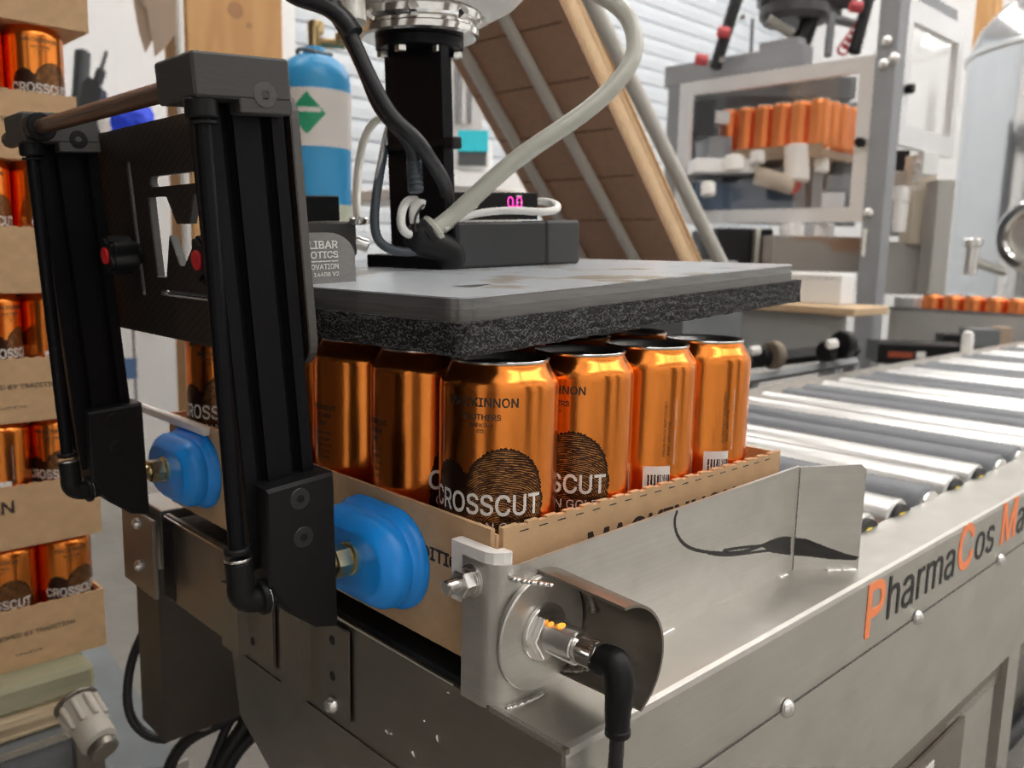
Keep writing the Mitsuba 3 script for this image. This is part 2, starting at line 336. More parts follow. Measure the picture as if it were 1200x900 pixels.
def can(x, y, z, a, label, group, full=True, back=True):
    k = thing('beverage_can', label, 'can', group)
    for nm, d, da, on in (('body', BODY, 0, True), ('lid', LID, .6, True), ('log_print', ARTP, 0, full), ('brand_lettering', BRAND, 0, full), ('name_lettering', TITLE, 0, full),
                          ('barcode_panel', UPC, 2.62, back), ('barcode_print', UPCB, 2.62, back), ('side_lettering', UPCW, 2.62, back), ('story_lettering', BLURB, -2.18, back)):
        if on: part(k, nm, place(d, x, y, z, a + da), None)
    return k
C0, PITCH = .0345, .0665
off = {(0, 0): -16.5, (1, 0): -27.5, (2, 0): -135, (3, 0): -130, (0, 1): 63, (0, 2): 74, (0, 3): 160, (0, 4): -2, (0, 5): -25, (3, 1): 40, (2, 1): 100, (1, 1): -60}
ords = ['first', 'second', 'third', 'fourth', 'fifth', 'sixth']
TRAYZ = .003
for j in range(6):
    for i in range(4):
        x, y = C0 + PITCH * i, C0 + PITCH * j
        toward = math.atan2(CAM[1] - y, CAM[0] - x); o = off.get((i, j), 37 * i + 71 * j)
        if (i, j) == (0, 0): lab = 'copper orange can at the near corner of the open tray, its front label facing out'
        elif j == 0: lab = f'orange can, {ords[i]} along the short right side of the open tray'
        elif i == 0: lab = f'orange can, {ords[j]} from the near corner along the long side of the open tray'
        else: lab = f'orange can in the open tray, {ords[i]} from its long wall, {ords[j]} from its short wall'
        can(x, y, TRAYZ, toward + math.radians(o), lab, 'cans in the open tray', full=(i == 0 or j == 0 or i == 3 or j < 2), back=(i in (0, 3) or j == 0))

# ---------------------------------------------------------------- open cardboard tray round them
TX1, TY1, TH = .2832, .404, .0775
tr = thing('cardboard_tray', 'open brown cardboard tray full of orange cans on the roller conveyor', 'tray')
part(tr, 'base', bx(0, TX1, 0, TY1, 0, .0028), CARD, False)
def nicked(length, h, pitch, wdt, dep, x0=.012):
    P = sg.box(0, 0, length, h); x = x0
    while x < length - .008:
        P = P.difference(sg.box(x, h - dep, x + wdt, h + .01)); x += pitch
    return P
part(tr, 'short_wall', ext(nicked(TX1 - .003, TH, .0145, .0062, .0011), 0, .0034, o=(.0035, -.0035, 0), U=(1, 0, 0), V=(0, 0, 1), W=(0, 1, 0)), CARD, False)
part(tr, 'long_wall', bx(-.0015, .0015, .0005, TY1, 0, TH - .0005), CARD, False)
part(tr, 'far_short_wall', bx(0, TX1, TY1 - .003, TY1, 0, TH), CARD, False)
part(tr, 'far_long_wall', bx(TX1 - .003, TX1, 0, TY1, 0, TH - .001), CARD, False)
part(tr, 'corner_flap', bx(.0018, .0036, -.0005, .012, .001, TH - .004), CARDL, False)
slits = cat_(*[bx(.0155 + .0145 * q, .0217 + .0145 * q, -.0038, -.0030, TH - .0042, TH - .0036) for q in range(18)])
part(tr, 'perforation', slits, INKG, False)
part(tr, 'brand_lettering', sign('MACKINNON', .0190, (.146, -.00352, .0415), (1, 0, 0), (0, 0, 1), 'c', True, .0003, sx=.94), INK, False, 'dark brown lettering on the short wall')
part(tr, 'motto_lettering', sign('BREWED BY TRADITION', .0072, (-.00152, .0175, .0475), (0, -1, 0), (0, 0, 1), 'r', True, .0003, sx=1.1), INK, False, 'dark lettering on the long wall')

# ---------------------------------------------------------------- roller conveyor
ZR, YO, XE = -.013, -.0625, -.009
cv = thing('roller_conveyor', 'stainless steel roller conveyor carrying the open tray of cans', 'conveyor')
XL = 2.56
rail = sg.Polygon([(YO, ZR - .004), (YO + .0012, ZR - .0012), (YO + .004, ZR), (-.009, ZR), (-.009, ZR - .003), (YO + .003, ZR - .003), (YO + .003, -.1945), (YO, -.1945)])
ra = part(cv, 'near_side_rail', ext(rail, XE, XL, U=(0, 1, 0), V=(0, 0, 1), W=(1, 0, 0)), STEEL, False)
part(cv, 'lower_cover', cat_(bx(XE + .001, XL, YO - .0007, YO - .0001, -.1945, -.0712)), STEEL, False)
part(cv, 'seam', bx(XE + .001, XL, YO - .0008, YO - .0001, -.0711, -.0702), INKG, False)
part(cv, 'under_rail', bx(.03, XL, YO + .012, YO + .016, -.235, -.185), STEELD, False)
for x0, x1, lz in ((.305, 3.2, 0),):
    pass
# lettering on the side: orange capitals in between black ones
X = .3122; ZT = -.0545; H = .0345
for s, mcol, hh, dx in (('P', INKO, .0405, .0026), ('harma', INKB, .0345, .004), ('C', INKO, .0400, .004), ('os', INKB, .0345, .016), ('M', INKO, .0400, .003), ('achine', INKB, .0345, .003)):
    m = sign(s, hh, (X, YO - .0002, ZT - (.004 if s == 'P' else 0)), (1, 0, 0), (0, 0, 1), 'l', s in 'PCM', .0004, sx=1.05)
    part(ra, 'lettering', m, mcol, False, ('orange letter' if mcol == INKO else 'black letters') + ' on the side rail'); X = m.vertices[:, 0].max() + dx
for bxx in (.203, .416, .621, .83, 1.04):
    part(cv, 'bolt', cat_(spun([(0, 0), (.0062, 0), (.0062, .0008), (.0058, .0022), (.0042, .0042), (.0018, .0052), (0, .0054)], (bxx, YO - .0007, -.0705), (0, -1, 0), 24)), CHROME)
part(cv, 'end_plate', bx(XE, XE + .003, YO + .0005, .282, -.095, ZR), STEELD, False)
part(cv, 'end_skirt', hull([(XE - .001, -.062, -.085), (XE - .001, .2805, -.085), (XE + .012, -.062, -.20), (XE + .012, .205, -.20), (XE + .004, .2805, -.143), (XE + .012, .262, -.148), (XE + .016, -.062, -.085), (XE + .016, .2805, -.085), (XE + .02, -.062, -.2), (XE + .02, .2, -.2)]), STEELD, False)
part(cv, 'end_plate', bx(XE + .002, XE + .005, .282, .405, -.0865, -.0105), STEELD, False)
part(cv, 'edge_strip', bx(XE - .0005, XE + .001, .02, .405, ZR - .0005, ZR + .0012, .0003), CHROME, False)
part(cv, 'dark_gap_strip', bx(XE + .001, XE + .006, .390, .412, -.085, -.012), RUBBER, False)
fl = part(cv, 'post_flange', cat_(bx(-.024, -.020, .392, .462, -.080, -.011, .0008), bx(-.024, .02, .459, .462, -.080, -.011, .0008)), STEELD, False)
for z in (-.020, -.058): part(fl, 'bolt', spun([(0, 0), (.0052, 0), (.005, .002), (.0032, .0042), (0, .0048)], (-.024, .4235, z), (-1, 0, 0), 20), CHROME)
part(cv, 'drive_box', cat_(bx(.010, .30, .472, .532, -.262, -.083, .002)), mat('drive_shaded', proc(lambda p, n, uv: mi.Color3f(.062, .050, .041) * (.8 + .4 * fbm(p.x * 20, p.y * 20, p.z * 20))), .45, .3), False)  # shade under the conveyor is painted into the box colour
part(cv, 'foot', cyl((.06, .50, -.262), (.06, .50, -.276), .009, 18, .001), STEELD)
def chan(y0, y1, z0, z1, x, d=.010, t=.0022):
    return cat_(bx(x, x + t, y0 + .012, y1 - .012, z0, z1), bx(x - d, x + t, y0 + .012, y0 + .012 + t, z0, z1), bx(x - d, x + t, y1 - .012 - t, y1 - .012, z0, z1),
                bx(x - d, x - d + t, y0, y0 + .012 + t, z0 + .002, z1 - .001), bx(x - d, x - d + t, y1 - .012 - t, y1, z0 + .002, z1 - .001))
def bracket(y0, y1, z0, z1):
    t = .002; x = XE - .0115
    b = cat_(bx(x, XE, y1 - t, y1, z0, z1), bx(x, x + t, y1 - .026, y1, z0, z1), bx(x, XE - .002, y1 - .026, y1 - .026 + t, z0, z1), bx(XE - .0035, XE - .0015, y0, y1 - .024, z0, z1))
    return b
part(cv, 'clip_bracket', bracket(.117, .186, -.078, -.016), STEELD, False)
part(cv, 'clip_bracket', bracket(.211, .274, -.078, -.028), STEELD, False)
for y, z in ((.134, -.027), (.134, -.051), (.241, -.040), (.241, -.066)):
    part(cv, 'slot_hole', cyl((XE - .0037, y, z), (XE - .0030, y, z), .0032, 16), RUBBER)
part(cv, 'bolt', spun([(0, 0), (.0056, 0), (.0054, .002), (.0036, .0044), (0, .005)], (XE - .0035, .134, -.0705), (-1, 0, 0), 22), CHROME)
part(cv, 'far_side_rail', cat_(bx(XE, XL, .412, .470, ZR - .003, ZR + .004, .001), bx(XE, XL, .466, .470, -.082, ZR), bx(XE, XL, .412, .415, -.06, ZR)), STEEL, False)
part(cv, 'shade_pan', bx(-.003, XL, -.009, .411, -.068, -.064), STEELD, False)  # added hidden pan that keeps light off the drive box
part(cv, 'rubber_belt_strip', bx(-.003, .020, .012, .400, -.058, -.014, .003), RUBBER, False)
part(cv, 'leg', bx(.72, .76, YO + .006, YO + .046, FLOOR + .002, -.185), STEEL, False)
part(cv, 'leg', bx(.72, .76, .42, .46, FLOOR + .002, -.185), STEEL, False)
part(cv, 'leg', bx(2.3, 2.34, YO + .006, YO + .046, FLOOR + .002, -.185), STEEL, False)
part(cv, 'leg', bx(2.3, 2.34, .42, .46, FLOOR + .002, -.185), STEEL, False)
part(cv, 'leg', bx(.10, .14, .36, .40, FLOOR + .002, -.25), STEEL, False)
tp = part(cv, 'tag_plate', bx(.455, .60, YO + .008, YO + .011, -.33, -.232), STEELD, False)
part(tp, 'sticker', bx(.47, .52, YO + .0072, YO + .0079, -.29, -.245), WHITE, False, 'white sticker')
part(cv, 'leg_plate', bx(.56, .70, YO + .012, YO + .016, -.40, -.225), STEEL, False)
for (x, y, w_, h_) in ((453, 858, .003, .0025), (458, 860, .0012, .0012), (512, 866, .0012, .005), (484, 884, .0022, .004), (536, 742, .001, .001), (525, 812, .0011, .0011), (497, 845, .001, .001)):
    p_ = onX(x, y, XE - .0006)
    if p_[2] > -.084 and p_[2] < ZR: part(cv, 'plastic_fleck', hull([(XE - .0012, p_[1] - w_ / 2, p_[2]), (XE - .0012, p_[1] + w_ / 2, p_[2] + h_ * .3), (XE - .0001, p_[1] - w_ * .6, p_[2] - h_ / 2), (XE - .0001, p_[1] + w_ * .6, p_[2] - h_ / 3), (XE - .0001, p_[1] + w_ * .2, p_[2] + h_ / 2)]), WHITE, False, 'white plastic fleck')
R_ = .0300; dark = {1, 4, 5, 8, 9, 12, 13, 16, 17, 20, 21, 24, 25, 28, 29, 32, 33}
RS, RP = .5045, .0700
for q in range(-7, 41):
    x = RS + RP * q
    if x < .05 or x > XL - .05: continue
    isd = (q >= 0 and (q == 1 or (q % 4) in (0, 1) and q > 2)) if True else False
    r0 = part(cv, 'roller', orient(lathe([(0, 0), (R_ - .002, 0), (R_, .002), (R_, .416), (R_ - .002, .418), (0, .418)], 36), (x, -.0075, -R_), (0, 1, 0)), ROLLD if isd else ROLL, 40, 'dark grey sleeved roller' if isd else None)
    if q >= -1 and q < 14:
        part(r0, 'hub', cat_(spun([(.006, 0), (.0255, 0), (.0255, .003), (.006, .003)], (x, -.0108, -R_), (0, 1, 0), 28)), CHROME if isd else BLACK, 32)
        if not isd: part(r0, 'hub_cap', cyl((x, -.0122, -R_), (x, -.0085, -R_), .0185, 24, .001), YEL, 32, 'yellow hub')

for y0_, y1_, z0_, z1_, lab in ((.322, .474, .0714, .0786, 'white plastic guide strip at the far end of the long tray wall'), (.147, .192, .045, .0735, 'short white plastic strip behind the near foot block of the clamp')):
    k = thing('guide_strip', lab, 'guide')
    part(k, 'strip', bx(-.0085, -.0022, y0_, y1_, z0_, z1_, .0012), WHITE, False)
    part(k, 'bracket', bx(-.0125, -.0092, y1_ - .03, y1_ - .012, -.0105, z1_ - .002), STEELD, False)
# ---------------------------------------------------------------- corner guide with sensor guard
gd = thing('corner_guide', 'bent stainless corner guide welded on the near conveyor rail round the tray corner', 'guide')
GY0, GY1 = -.0155, -.0135
panel = [(.004, ZR), (.292, ZR), (.292, .0668), (.15, .0644), (.004, .0614)]
part(gd, 'guide_panel', ext(panel, GY0, GY1, U=(1, 0, 0), V=(0, 0, 1), W=(0, 1, 0)), STEELG, False)
B0, B1 = np.array([.292, GY0]), np.array([.332, -.0475]); bd = B1 - B0; bl = np.linalg.norm(bd); bd /= bl
part(gd, 'flared_end', ext(sg.Polygon([(0, ZR), (bl - .006, ZR), (bl, ZR + .0), (bl, .064), (bl - .004, .068), (0, .066)]), 0, .002, o=(B0[0], B0[1], 0), U=(bd[0], bd[1], 0), V=(0, 0, 1), W=(-bd[1], bd[0], 0)), STEELG, False)
part(gd, 'bend_line', bx(.2915, .2923, GY0 - .0003, GY0 + .0002, ZR, .0655), INKG, False)
R1 = .014; arc = [(.004 - R1 * math.sin(t) , GY0 + R1 - R1 * math.cos(t)) for t in np.linspace(0, math.pi / 2, 10)]
arc_i = [(.004 - (R1 - .002) * math.sin(t), GY0 + R1 - (R1 - .002) * math.cos(t)) for t in np.linspace(0, math.pi / 2, 10)]
XF = .004 - R1
pl = sg.Polygon(arc + [(XF, .0125), (XF + .002, .0125)] + arc_i[::-1])
flg = ext(pl, ZR - .002, .0625)
v = flg.vertices; hi = v[:, 2] > .03; v[hi, 2] -= .0010 * np.clip((v[hi, 0] - XF) / R1, 0, 1); flg.vertices = v
part(gd, 'corner_flange', flg, STEELG, 40)
lin = sg.Polygon([(-.0095, .0225), (-.0095, -.004), (-.0075, -.0085), (-.003, -.0115), (.001, -.0128), (.0020, -.0128), (.0020, -.0050), (-.0020, -.0050), (-.0020, .0225)])
part(gd, 'plastic_liner', ext(lin.buffer(-.001).buffer(.001), .036, .0682), WHITE, False, 'white plastic corner liner')
by, bz = .0045, .0512
part(gd, 'bolt', cat_(cyl((XF - .018, by, bz), (XF, by, bz), .0036, 20, .0006), *[spun([(.0030, 0), (.0039, .0003), (.0030, .0006)], (XF - .0175 + .0009 * q, by, bz), (1, 0, 0), 18) for q in range(9)]), CHROME)
part(gd, 'nut', cyl((XF - .0095, by, bz), (XF - .0030, by, bz), .0073, 6, .0006), CHROME, False)
part(gd, 'washer', cat_(cyl((XF - .0030, by, bz), (XF - .0016, by, bz), .0070, 28, .0003), cyl((XF - .0016, by, bz), (XF - .0001, by, bz), .0088, 28, .0003)), CHROME)
SX, SZ = .0190, .0225
disc = diff(cyl((SX, GY0 - .0040, SZ), (SX, GY0 - .0001, SZ), .0312, 64, .0008), cyl((SX, GY0 - .01, SZ), (SX, GY0 + .01, SZ), .0095, 32))
part(gd, 'sensor_collar', disc, STEELG)
th = np.radians(np.linspace(93, -62, 34)); o_, i_ = .0334, .0318
shp = sg.Polygon([(SX + o_ * math.cos(t), SZ + o_ * math.sin(t)) for t in th] + [(SX + i_ * math.cos(t), SZ + i_ * math.sin(t)) for t in th[::-1]])
sh = ext(shp, GY0 - .0575, GY0, U=(1, 0, 0), V=(0, 0, 1), W=(0, 1, 0))
v = sh.vertices; fr = (GY0 - v[:, 1]) / .0575; k = 1 - .07 * fr; v[:, 0] = SX + (v[:, 0] - SX) * k; v[:, 2] = SZ + (v[:, 2] - SZ) * k; sh.vertices = v
part(gd, 'sensor_guard', sh, STEELD, 25)  # dim steel paints in the inner shadow along with the heat tint
def bead(P, r, n, seed):
    p = spline(P, n); rr = np.random.default_rng(seed)
    return cat_(*[T3(trimesh.creation.icosphere(1, r * (.8 + .5 * rr.random())), np.diag([1, 1, .7]), q) for q in p])
part(gd, 'weld_bead', bead([(-.002, GY0 - .001, .056), (.002, GY0 - .008, .0555), (.008, GY0 - .018, .0552)], .0017, 18, 1), CHROME, True)
part(gd, 'weld_bead', bead([(-.003, GY0 - .001, ZR), (.004, GY0 - .0025, ZR), (.020, GY0 - .0025, ZR)], .0018, 20, 2), CHROME, True)
part(gd, 'weld_bead', bead([(.118, GY0 - .0015, ZR), (.127, GY0 - .0018, ZR), (.138, GY0 - .0015, ZR)], .0018, 18, 3), CHROME, True)
part(gd, 'weld_bead', bead([(.272, GY0 - .0015, ZR), (.280, GY0 - .0015, ZR)], .002, 6, 4), CHROME, True)
part(gd, 'weld_bead', bead([(.312, -.0335, ZR), (.328, -.0460, ZR)], .0019, 16, 5), CHROME, True)
part(gd, 'weld_bead', bead([(SX + .016, GY0 - .0055, SZ - .026), (SX + .021, GY0 - .018, SZ - .022), (SX + .025, GY0 - .026, SZ - .016)], .0022, 18, 6), STEELD, True)
part(gd, 'weld_bead', bead([(SX + .018, GY0 - .005, SZ + .026), (SX + .027, GY0 - .010, SZ + .016), (SX + .029, GY0 - .012, SZ + .006)], .0021, 18, 7), STEELD, True)
# felt pen squiggle on the guide
def ink(pts, w):
    P = sg.LineString([tuple(q) for q in spline(np.c_[pts, np.zeros(len(pts))], 50)[:, :2]]).buffer(w); return P
c0 = [onY(*q, GY0)[[0, 2]] for q in ((793, 600), (791, 618), (800, 636), (818, 645), (848, 648), (880, 644), (905, 634), (926, 631))]
c1 = [onY(*q, GY0)[[0, 2]] for q in ((848, 645), (875, 641), (900, 639), (926, 637))]
c2 = [onY(*q, GY0)[[0, 2]] for q in ((830, 648), (862, 650), (893, 646), (926, 647))]
pen = ink(c0, .0011).union(ink(c1, .0010)).union(ink(c2, .0009)).union(sg.Polygon([onY(*q, GY0)[[0, 2]] for q in ((893, 640), (908, 633), (926, 630), (926, 650), (905, 647))]).buffer(.0004))
part(gd, 'pen_mark', ext(pen, GY0 - .0002, GY0 - .00002, U=(1, 0, 0), V=(0, 0, 1), W=(0, 1, 0)), INKB, False, 'black felt pen scribble')
def onB(x, y):   # on the flared end: (distance along it, z)
    v = ray(x, y); n = np.array([-bd[1], bd[0], 0]); p = CAM + v * ((np.array([*B0, 0]) - CAM) @ n) / (v @ n); return ((p[:2] - B0) @ bd, p[2])
pen2 = sg.Polygon([onB(*q) for q in ((926, 630), (945, 632), (968, 641), (990, 649), (1006, 653), (1002, 656), (975, 655), (950, 652), (926, 650))]).buffer(.0003)
part(gd, 'pen_mark', ext(pen2, -.0002, -.00002, o=(B0[0], B0[1], 0), U=(bd[0], bd[1], 0), V=(0, 0, 1), W=(-bd[1], bd[0], 0)), INKB, False, 'black felt pen scribble')

sn = thing('photo_sensor', 'threaded metal sensor with orange light and black elbow plug inside the steel guard', 'sensor')
SX2, SZ2 = .0180, .0232
part(sn, 'lock_nut', cat_(diff(cyl((SX2, -.0225, SZ2), (SX2, -.0196, SZ2), .0152, 40, .0005), cyl((SX2, -.03, SZ2), (SX2, -.01, SZ2), .0085, 24)), cyl((SX2, -.0270, SZ2), (SX2, -.0226, SZ2), .0126, 6, .0006)), CHROME, 25)
L0, L1 = -.0455, -.0150
thr = [(0, 0), (.0080, 0)]
z_ = .0005
while z_ < (L1 - L0) - .001: thr += [(.0078, z_), (.0089, z_ + .0006), (.0078, z_ + .0012)]; z_ += .0013
thr += [(.0080, L1 - L0), (0, L1 - L0)]
part(sn, 'threaded_barrel', spun(thr, (SX2, L0, SZ2), (0, 1, 0), 40), CHROME, 25)
d = mikit.ply(spun([(0, 0), (.0022, 0), (.002, .0005), (0, .0008)], (SX2 - .002, -.0345, SZ2 + .0087), (-.25, 0, 1), 20), INKO, smooth=True); d['emitter'] = glow((.62, .27, .02)); part(sn, 'indicator_light', d, None, label='glowing orange light')
d = mikit.ply(spun([(0, 0), (.0018, 0), (.0016, .0005), (0, .0008)], (SX2 - .004, -.0290, SZ2 + .0081), (-.5, 0, 1), 20), INKO, smooth=True); d['emitter'] = glow((.5, .2, .015)); part(sn, 'indicator_light', d, None, label='glowing orange light')
kn = [(.0068 + (.0005 if q % 2 else 0)) for q in range(56)]
kp = sg.Polygon([(r * math.cos(2 * math.pi * q / 56), r * math.sin(2 * math.pi * q / 56)) for q, r in enumerate(kn)])
part(sn, 'knurled_ring', cat_(ext(kp, -.0565, -.0475, o=(SX2, 0, SZ2), U=(1, 0, 0), V=(0, 0, 1), W=(0, 1, 0)), cyl((SX2, -.0478, SZ2), (SX2, -.0452, SZ2), .0064, 28, .0005), cyl((SX2, -.0585, SZ2), (SX2, -.0563, SZ2), .0078, 6, .0003)), CHROME, 20)
e0 = np.array([SX2, -.0580, SZ2]); e1 = np.array([SX2, -.0675, SZ2]); e2 = np.array([SX2 - .0012, -.0720, SZ2 - .007]); e3 = np.array([SX2 - .003, -.0735, SZ2 - .030]); e4 = np.array([SX2 - .004, -.074, SZ2 - .040])
part(sn, 'elbow_plug', cat_(tube([e0, e0 * .6 + e1 * .4, e1, e2, e2 * .6 + e3 * .4, e3], np.r_[np.full(10, .0076), np.linspace(.0078, .0074, 12), np.linspace(.0072, .0058, 14)], 36, 20), cyl(e3 + (0, 0, .001), e3 - (0, 0, .0030), .0062, 20, .0006)), BLACK, 40)
part(sn, 'cable', tube([e3, e4, (.0125, -.0735, -.045), (.008, -.070, -.09), (.004, -.068, -.17), (.01, -.064, -.28), (.05, -.05, -.40)], .0036, 40, 12), CABLE, True)

# ---------------------------------------------------------------- clamp frame (tilted a little about y)
PH = math.atan(.08); cP, sP = math.cos(PH), math.sin(PH)
MC = np.array([[cP, 0, -sP], [0, 1, 0], [sP, 0, cP]])          # columns: a, y, w
def cl(m): return T3(m, MC)
def clp(a, y, w): return MC @ np.array([a, y, w])
cf = thing('clamp_frame', 'black carbon clamp frame with two blue pads gripping the long side of the tray', 'clamp')
def torx(o, d, r=.0057, depth=.0016):
    h = diff(spun([(0, 0), (r - .0004, 0), (r, .0004), (r, .0016), (0, .0016)], o, d, 32), cyl(np.asarray(o) - np.asarray(d) * .0005, np.asarray(o) + np.asarray(d) * .0012, .0023, 6)); return h
def post_poly(w=.040, d=.020):
    P = sg.box(0, 0, w, d).buffer(-.0008).buffer(.0008)
    for x in (.010, .030):
        for s, y in ((1, 0), (-1, d)):
            P = P.difference(sg.Polygon([(x - .0031, y - s * .001), (x - .0031, y + s * .0016), (x - .0054, y + s * .0020), (x - .0020, y + s * .0062), (x + .0020, y + s * .0062), (x + .0054, y + s * .0020), (x + .0031, y + s * .0016), (x + .0031, y - s * .001)]))
    for s, x in ((1, 0), (-1, w)):
        P = P.difference(sg.Polygon([(x - s * .001, .0069), (x + s * .0016, .0069), (x + s * .0020, .0048), (x + s * .0062, .008), (x + s * .0062, .012), (x + s * .0020, .0152), (x + s * .0016, .0131), (x - s * .001, .0131)]))
    return P
def stadium(h, r, n=14):
    t = np.linspace(-math.pi / 2, math.pi / 2, n)
    return np.r_[np.c_[h + r * np.cos(t), r * np.sin(t)], np.c_[-h - r * np.cos(t), -r * np.sin(t)]]
def loft(rings):
    n = len(rings[0]); V = np.concatenate(rings); F = []
    for k in range(len(rings) - 1):
        for j in range(n):
            j2 = (j + 1) % n; F += [(k * n + j, k * n + j2, (k + 1) * n + j2), (k * n + j, (k + 1) * n + j2, (k + 1) * n + j)]
    c0, c1 = len(V), len(V) + 1; V = np.r_[V, [rings[0].mean(0)], [rings[-1].mean(0)]]; b = (len(rings) - 1) * n
    for j in range(n):
        j2 = (j + 1) % n; F += [(c0, j2, j), (c1, b + j, b + j2)]
    return trimesh.Trimesh(V, F, process=False)
for y0 in (.072, .334):
    part(cf, 'post', cl(ext(post_poly(), .060, .2905, o=(-.0852, y0 + .012, 0))), ANOD, 20)
    tb = part(cf, 'top_block', cl(cat_(bx(-.0948, -.0468, y0, y0 + .041, .2906, .3102, .0012), bx(-.0737, -.0468, y0 + .0002, y0 + .0118, .2846, .2915, .0006))), PRINT3D, False)
    sc = part(tb, 'screw', cl(torx((-.0608, y0 - .0003, .2930), (0, 1, 0), .0060)), mat('screw_grey', (.10, .10, .10), .4, .5) if y0 < .1 else BLACK, 25)
    part(sc, 'socket', cl(cyl((-.0608, y0 + .0002, .2930), (-.0608, y0 + .0008, .2930), .0022, 6)), RUBBER, False) if False else None
    blk = [(-.0795, .1040), (-.0408, .1043), (-.0455, .0174), (-.0585, .0216), (-.0735, .0352), (-.0832, .0530)]
    P = np.array(blk); c = P.mean(0); hp = []
    for (a, w) in P:
        dr_ = (c - np.array([a, w])); dr_ /= np.linalg.norm(dr_)
        for yy, s in ((y0, 1), (y0 + .040, -1)):
            hp += [(a, yy + s * .0016, w), (a + dr_[0] * .002, yy, w + dr_[1] * .002)]
    fb = part(cf, 'foot_block', cl(hull(hp)), BLACK, False)
    for w in (.0950, .0740): part(fb, 'screw', cl(torx((-.0617, y0 - .0004, w), (0, 1, 0), .0058)), mat('screw_black', (.03, .03, .033), .35, .3) if y0 < .1 and w > .08 else ('mat_screw_black' if y0 < .1 else BLACK), 25)
    at_, yt = -.0945, y0 + .0080; at2 = -.0890
    tu = part(cf, 'air_tube', cl(cyl((at_, yt, .0765), (at2, yt, .2850), .0040, 20)), ANOD)
    part(tu, 'collar', cl(cat_(cyl((at2, yt, .2822), (at2, yt, .2910), .0074, 24, .0008), cyl((at2, yt, .2795), (at2, yt, .2812), .0066, 24, .0004))), BLACK)
    el = part(cf, 'elbow_fitting', cl(cat_(cyl((at_, yt, .0540), (at_, yt, .0700), .0068, 24, .001), tube([(at_, yt, .057), (at_ + .0005, yt, .0500), (at_ + .006, yt, .0465), (at_ + .020, yt, .0460)], np.linspace(.0068, .0066, 14), 14, 20),
             cyl((at_ + .0085, yt, .0462), (at_ + .0120, yt, .0462), .0092, 26, .0006), cyl((at_, yt, .0735), (at_, yt, .0768), .0066, 24, .0008))), BLACK)
    part(el, 'release_ring', cl(cyl((at_, yt, .0700), (at_, yt, .0716), .0069, 28, .0003)), CHROME)
    part(el, 'release_ring', cl(cyl((at_ + .0120, yt, .0462), (at_ + .0126, yt, .0462), .0086, 28, .0002)), CHROME)
    # blue pad pressing on the tray
    yc, zc = y0 + (.0240 if y0 < .1 else .0195), .0405
    lay = [(-.0020, 0), (-.0055, .0003), (-.0075, .0020), (-.0092, .0042), (-.0112, .0044), (-.0130, .0032), (-.0175, .0036), (-.0215, .0056), (-.0250, .0098), (-.0262, .0120), (-.0266, .0135)]
    rings = []
    for x, ins in lay:
        s = stadium(.0165, .0300 - ins); rings.append(np.c_[np.full(len(s), x), yc + s[:, 0], zc + s[:, 1]])
    pd = part(cf, 'pad', loft(rings[::-1]), BLUE, 50, 'blue rubber pad with an oval lip')
    part(pd, 'raised_line', cat_(*[bx(-.0268, -.0258, yc - .0195 + .0 * q, yc - .0180, zc - .014 + .0038 * q, zc - .0122 + .0038 * q, .0002) for q in range(8)]), BLUE, False)
    zn = .0425; yn = y0 + .0195
    part(pd, 'nut', cat_(cyl((-.0395, yn, zn), (-.0290, yn, zn), .0092, 6, .0009), cyl((-.0290, yn, zn), (-.0255, yn, zn), .0098, 30, .0006), cyl((-.0470, yn, zn), (-.0390, yn, zn), .0052, 20)), ZINC, False, 'brassy hex nut')
# carbon plate with cut-out letter
CUT = [(.2570, .2521), (.2430, .2517), (.2315, .2345), (.2142, .2344), (.2028, .2523), (.1899, .2518), (.1926, .2026), (.2058, .2022), (.2038, .2273), (.2270, .2083), (.2341, .2081), (.2439, .2273), (.2559, .2004), (.2729, .1998)]
CUT = [(y, w) for y, w in CUT]
CUT[0] = (.2725, .2521); CUT[-1] = (.2729, .1998); CUT[-2] = (.2575, .2000); CUT[-3] = (.2450, .2273)
pp = rrect(.0832, .376, .1595, .2985, .014)
pp = pp.difference(sg.Polygon(CUT).buffer(-.001).buffer(.001)).difference(rrect(.190, .2668, .2581, .2650, .0030)).difference(rrect(.1955, .2722, .1878, .1918, .0019)).difference(rrect(.2960, .3030, .186, .277, .0034))
cpl = part(cf, 'carbon_plate', cl(ext(pp, -.0425, -.0415, U=(0, 1, 0), V=(0, 0, 1), W=(1, 0, 0))), CARBON, False)
part(cpl, 'core', cl(ext(pp, -.0415, -.0372, U=(0, 1, 0), V=(0, 0, 1), W=(1, 0, 0))), CARBONEDGE, False)
for y in (.2985, .1560):
    w = .2150
    n = 50; t = np.arange(n) * 2 * math.pi / n; rr_ = .0118 + .0020 * np.cos(5 * t)
    star = sg.Polygon(np.c_[rr_ * np.cos(t), rr_ * np.sin(t)])
    kb = cat_(ext(star, -.0625, -.0485, o=(0, y, w), U=(0, 1, 0), V=(0, 0, 1), W=(1, 0, 0)), ext(star.buffer(-.0015), -.0648, -.0625, o=(0, y, w), U=(0, 1, 0), V=(0, 0, 1), W=(1, 0, 0)), ext(star.buffer(-.0020), -.0485, -.0465, o=(0, y, w), U=(0, 1, 0), V=(0, 0, 1), W=(1, 0, 0)), cyl((-.0475, y, w), (-.0420, y, w), .0072, 24, .0006))
    kk = part(cf, 'knob', cl(kb), BLACK, 40)
    part(kk, 'red_cap', cl(cyl((-.0664, y, w), (-.0645, y, w), .0056, 28, .0004)), RED, 32, 'red round cap')
